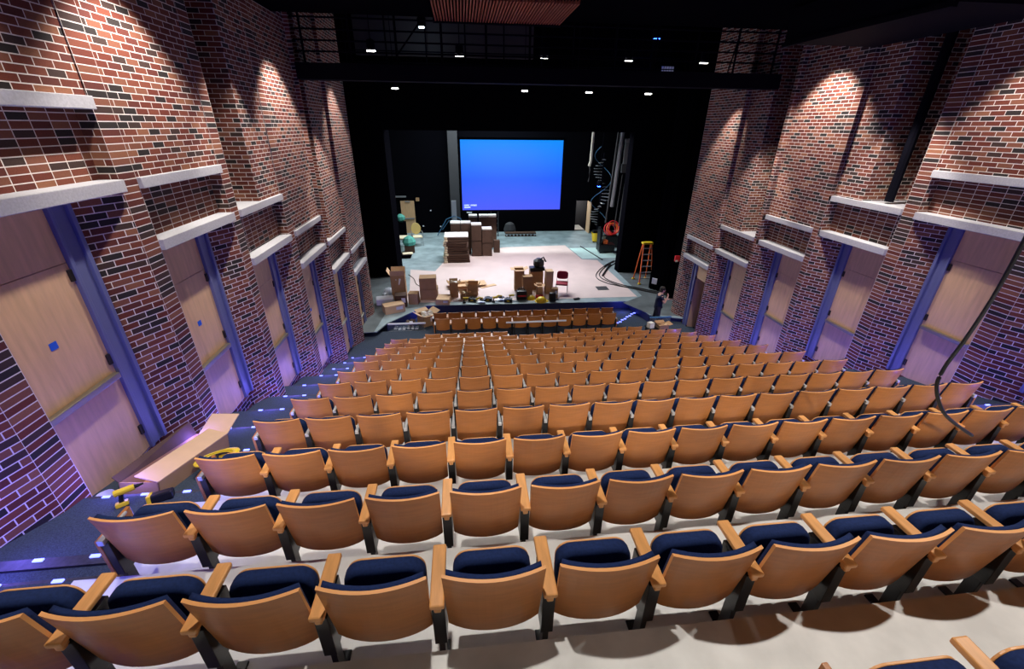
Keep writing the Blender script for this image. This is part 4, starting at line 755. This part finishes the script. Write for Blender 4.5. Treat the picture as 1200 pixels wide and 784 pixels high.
hc = MB().tube(spline([(4.38, 2.95, 2.2), (4.40, 2.95, 0.6), (4.39, 2.93, -0.6), (4.37, 2.92, -1.2), (4.30, 2.91, -1.62), (4.22, 2.90, -1.92), (4.26, 2.90, -2.14), (4.50, 2.90, -2.44), (4.97, 2.92, -2.74)]), 0.016, 8).build('hanging_cable', M['cable'], smooth=True); tag(hc, 'thick black cable hanging from above over the right seats', 'cable')

# ------------------------------------------------------------------ rigging under the ceiling
cw = thing('catwalk', 'black catwalk bridge with railings spanning the hall below the ceiling', 'catwalk', (2.4, 13.1, 1.0))
MB().box(-6.4, 6.45, -0.2, 0.2, 0.0, 0.36).build('beam', M['steelblack'], cw); MB().box(-6.4, 6.45, 0.2, 1.2, 0.3, 0.36).build('deck', M['steelblack'], cw)
for z in (0.62, 0.85, 1.08, 1.32): MB().tube([(-6.4, 0, z), (6.45, 0, z)], 0.022, 6).build('rail', M['steelblack'], cw)
for k in range(12): MB().tube([(-6.2 + 1.13 * k, 0, 0.36), (-6.2 + 1.13 * k, 0, 1.6)], 0.03, 6).build('post', M['steelblack'], cw)
for k, x in enumerate((-4.2, 1.0, 5.0)): MB().tube([(x, 0.1, 0.3), (x + 0.8, 1.2, 1.5)], 0.02, 6).build('brace', M['steelblack'], cw)
cw2 = thing('box_beam', 'dark box beam under the ceiling at the upper right brick wall', 'catwalk', (8.0, 9.2, 1.6)); MB().box(-1.2, 0.85, -2.6, 0.9, 0.0, 0.6).build('beam', M['steelblack'], cw2)
MB().box(-1.25, -1.15, -2.6, 0.9, -0.06, 0.02).build('flange', M['steelblack'], cw2)
ls = thing('lighting_bridge', 'second black lighting bridge behind the catwalk with small lamps', 'catwalk', (2.4, 21.2, 1.75)); MB().box(-9, 10, -0.15, 0.15, 0.0, 0.25).build('beam', M['steelblack'], ls)
for z in (0.55, 0.95): MB().tube([(-9, 0, z), (10, 0, z)], 0.025, 6).build('rail', M['steelblack'], ls)
for k in range(12): MB().tube([(-8.5 + 1.6 * k, 0, 0.2), (-8.5 + 1.6 * k, 0, 4.25)], 0.03, 6).build('post', M['steelblack'], ls)
sp_ = thing('slatted_panel', 'dark red slatted ceiling panel at the top centre', 'panel', (0.95, 11.2, 2.16))
for k in range(46): MB().box(-1.45 + 0.064 * k, -1.42 + 0.064 * k, -1.0, 1.0, 0.0, 0.06).build('slat', M['slat'], sp_)
MB().box(-1.5, 1.5, 0.98, 1.05, -0.03, 0.08).build('edge_trim', M['steelblack'], sp_); MB().box(-1.5, 1.5, -1.05, 1.0, 0.06, 0.08).build('backing', M['black'], sp_)
lamp('SPOT', (0.9, 10.2, 1.3), (0.9, 11.2, 2.2), 4, (1, 0.5, 0.35), 0.1, 120, 1, name='panel_light')
DL = [(-2.64, 16.0, 2.04, 'first from the left in the nearer row'), (0.04, 16, 1.98, 'second from the left in the nearer row'), (2.73, 16, 1.99, 'third from the left in the nearer row'), (5.52, 16, 1.98, 'fourth from the left in the nearer row'), (8.1, 16, 1.97, 'fifth and rightmost in the nearer row'),
      (-2.54, 20, 1.31, 'first from the left in the farther row'), (2.65, 20, 1.31, 'second from the left in the farther row'), (5.34, 20, 1.30, 'third from the left in the farther row'), (7.51, 19, 1.23, 'rightmost in the farther row')]
for x, y, z, lab in DL:
    t = thing('downlight', 'small white downlight in the black ceiling, ' + lab, 'lamp', (x, y, z), 0, 'ceiling downlights'); MB().lathe([(0.10, 0.0), (0.13, 0.05), (0.12, 0.26), (0.03, 0.30)], n=14).build('housing', M['steelblack'], t); MB().tube([(0, 0, 0.3), (0, 0, 6.0 - z)], 0.012, 6).build('stem', M['steelblack'], t)
    MB().box(-0.12, 0.12, -0.05, 0.05, -0.035, 0.0).build('lens', M['lampglow'], t)
orb('spotlight', (-1.34, 20, 3.35), 0.10, 'coolglow', 'bright bluish white spotlight high at the upper left above the catwalk'); lamp('POINT', (-1.34, 20.4, 3.2), None, 5, (0.7, 0.88, 1), 0.1, name='spot_spill')
black('wall_upper_rear', [(-4.2, 3.2, 21.6, 21.8, 2.6, 5.5)], 'grey')
orb('spotlight', (7.96, 20, 3.22), 0.12, 'blueglow', 'saturated blue spotlight at the upper right above the catwalk'); lamp('POINT', (7.96, 20.3, 3.0), None, 3, (0.05, 0.1, 1), 0.1, name='spot_spill')
wl = thing('lit_grille', 'small lit window grille in the dark upper right behind the catwalk', 'grille', (8.7, 20.2, 2.06))
for k in range(5):
    for j in range(2): MB().box(-0.28 + 0.11 * k, -0.20 + 0.11 * k, -0.01, 0.01, 0.02 + 0.13 * j, 0.11 + 0.13 * j).build('pane', M['winpane'] if 'winpane' in M else M['label'], wl)
MB().box(-0.32, 0.32, 0.012, 0.03, 0.0, 0.3).build('backing', M['black'], wl); MB().box(-0.02, 0.02, 0.012, 0.03, 0.3, 3.94).build('hanger', M['black'], wl)
lamp('SPOT', (8.7, 19.6, 2.3), (8.7, 20.2, 2.15), 1.2, (0.8, 0.9, 1), 0.05, 60, 1, name='grille_light')
for side, x in (('right', 9.95), ):
    o = MB().tube([(x - 0.6, 8.9, -1.42), (x - 0.6, 8.9, 2.2)], 0.09, 10).build('niche_pipe', M['steelblack']); tag(o, 'black pipe standing in the shadowed brick niche at upper right', 'pipe')
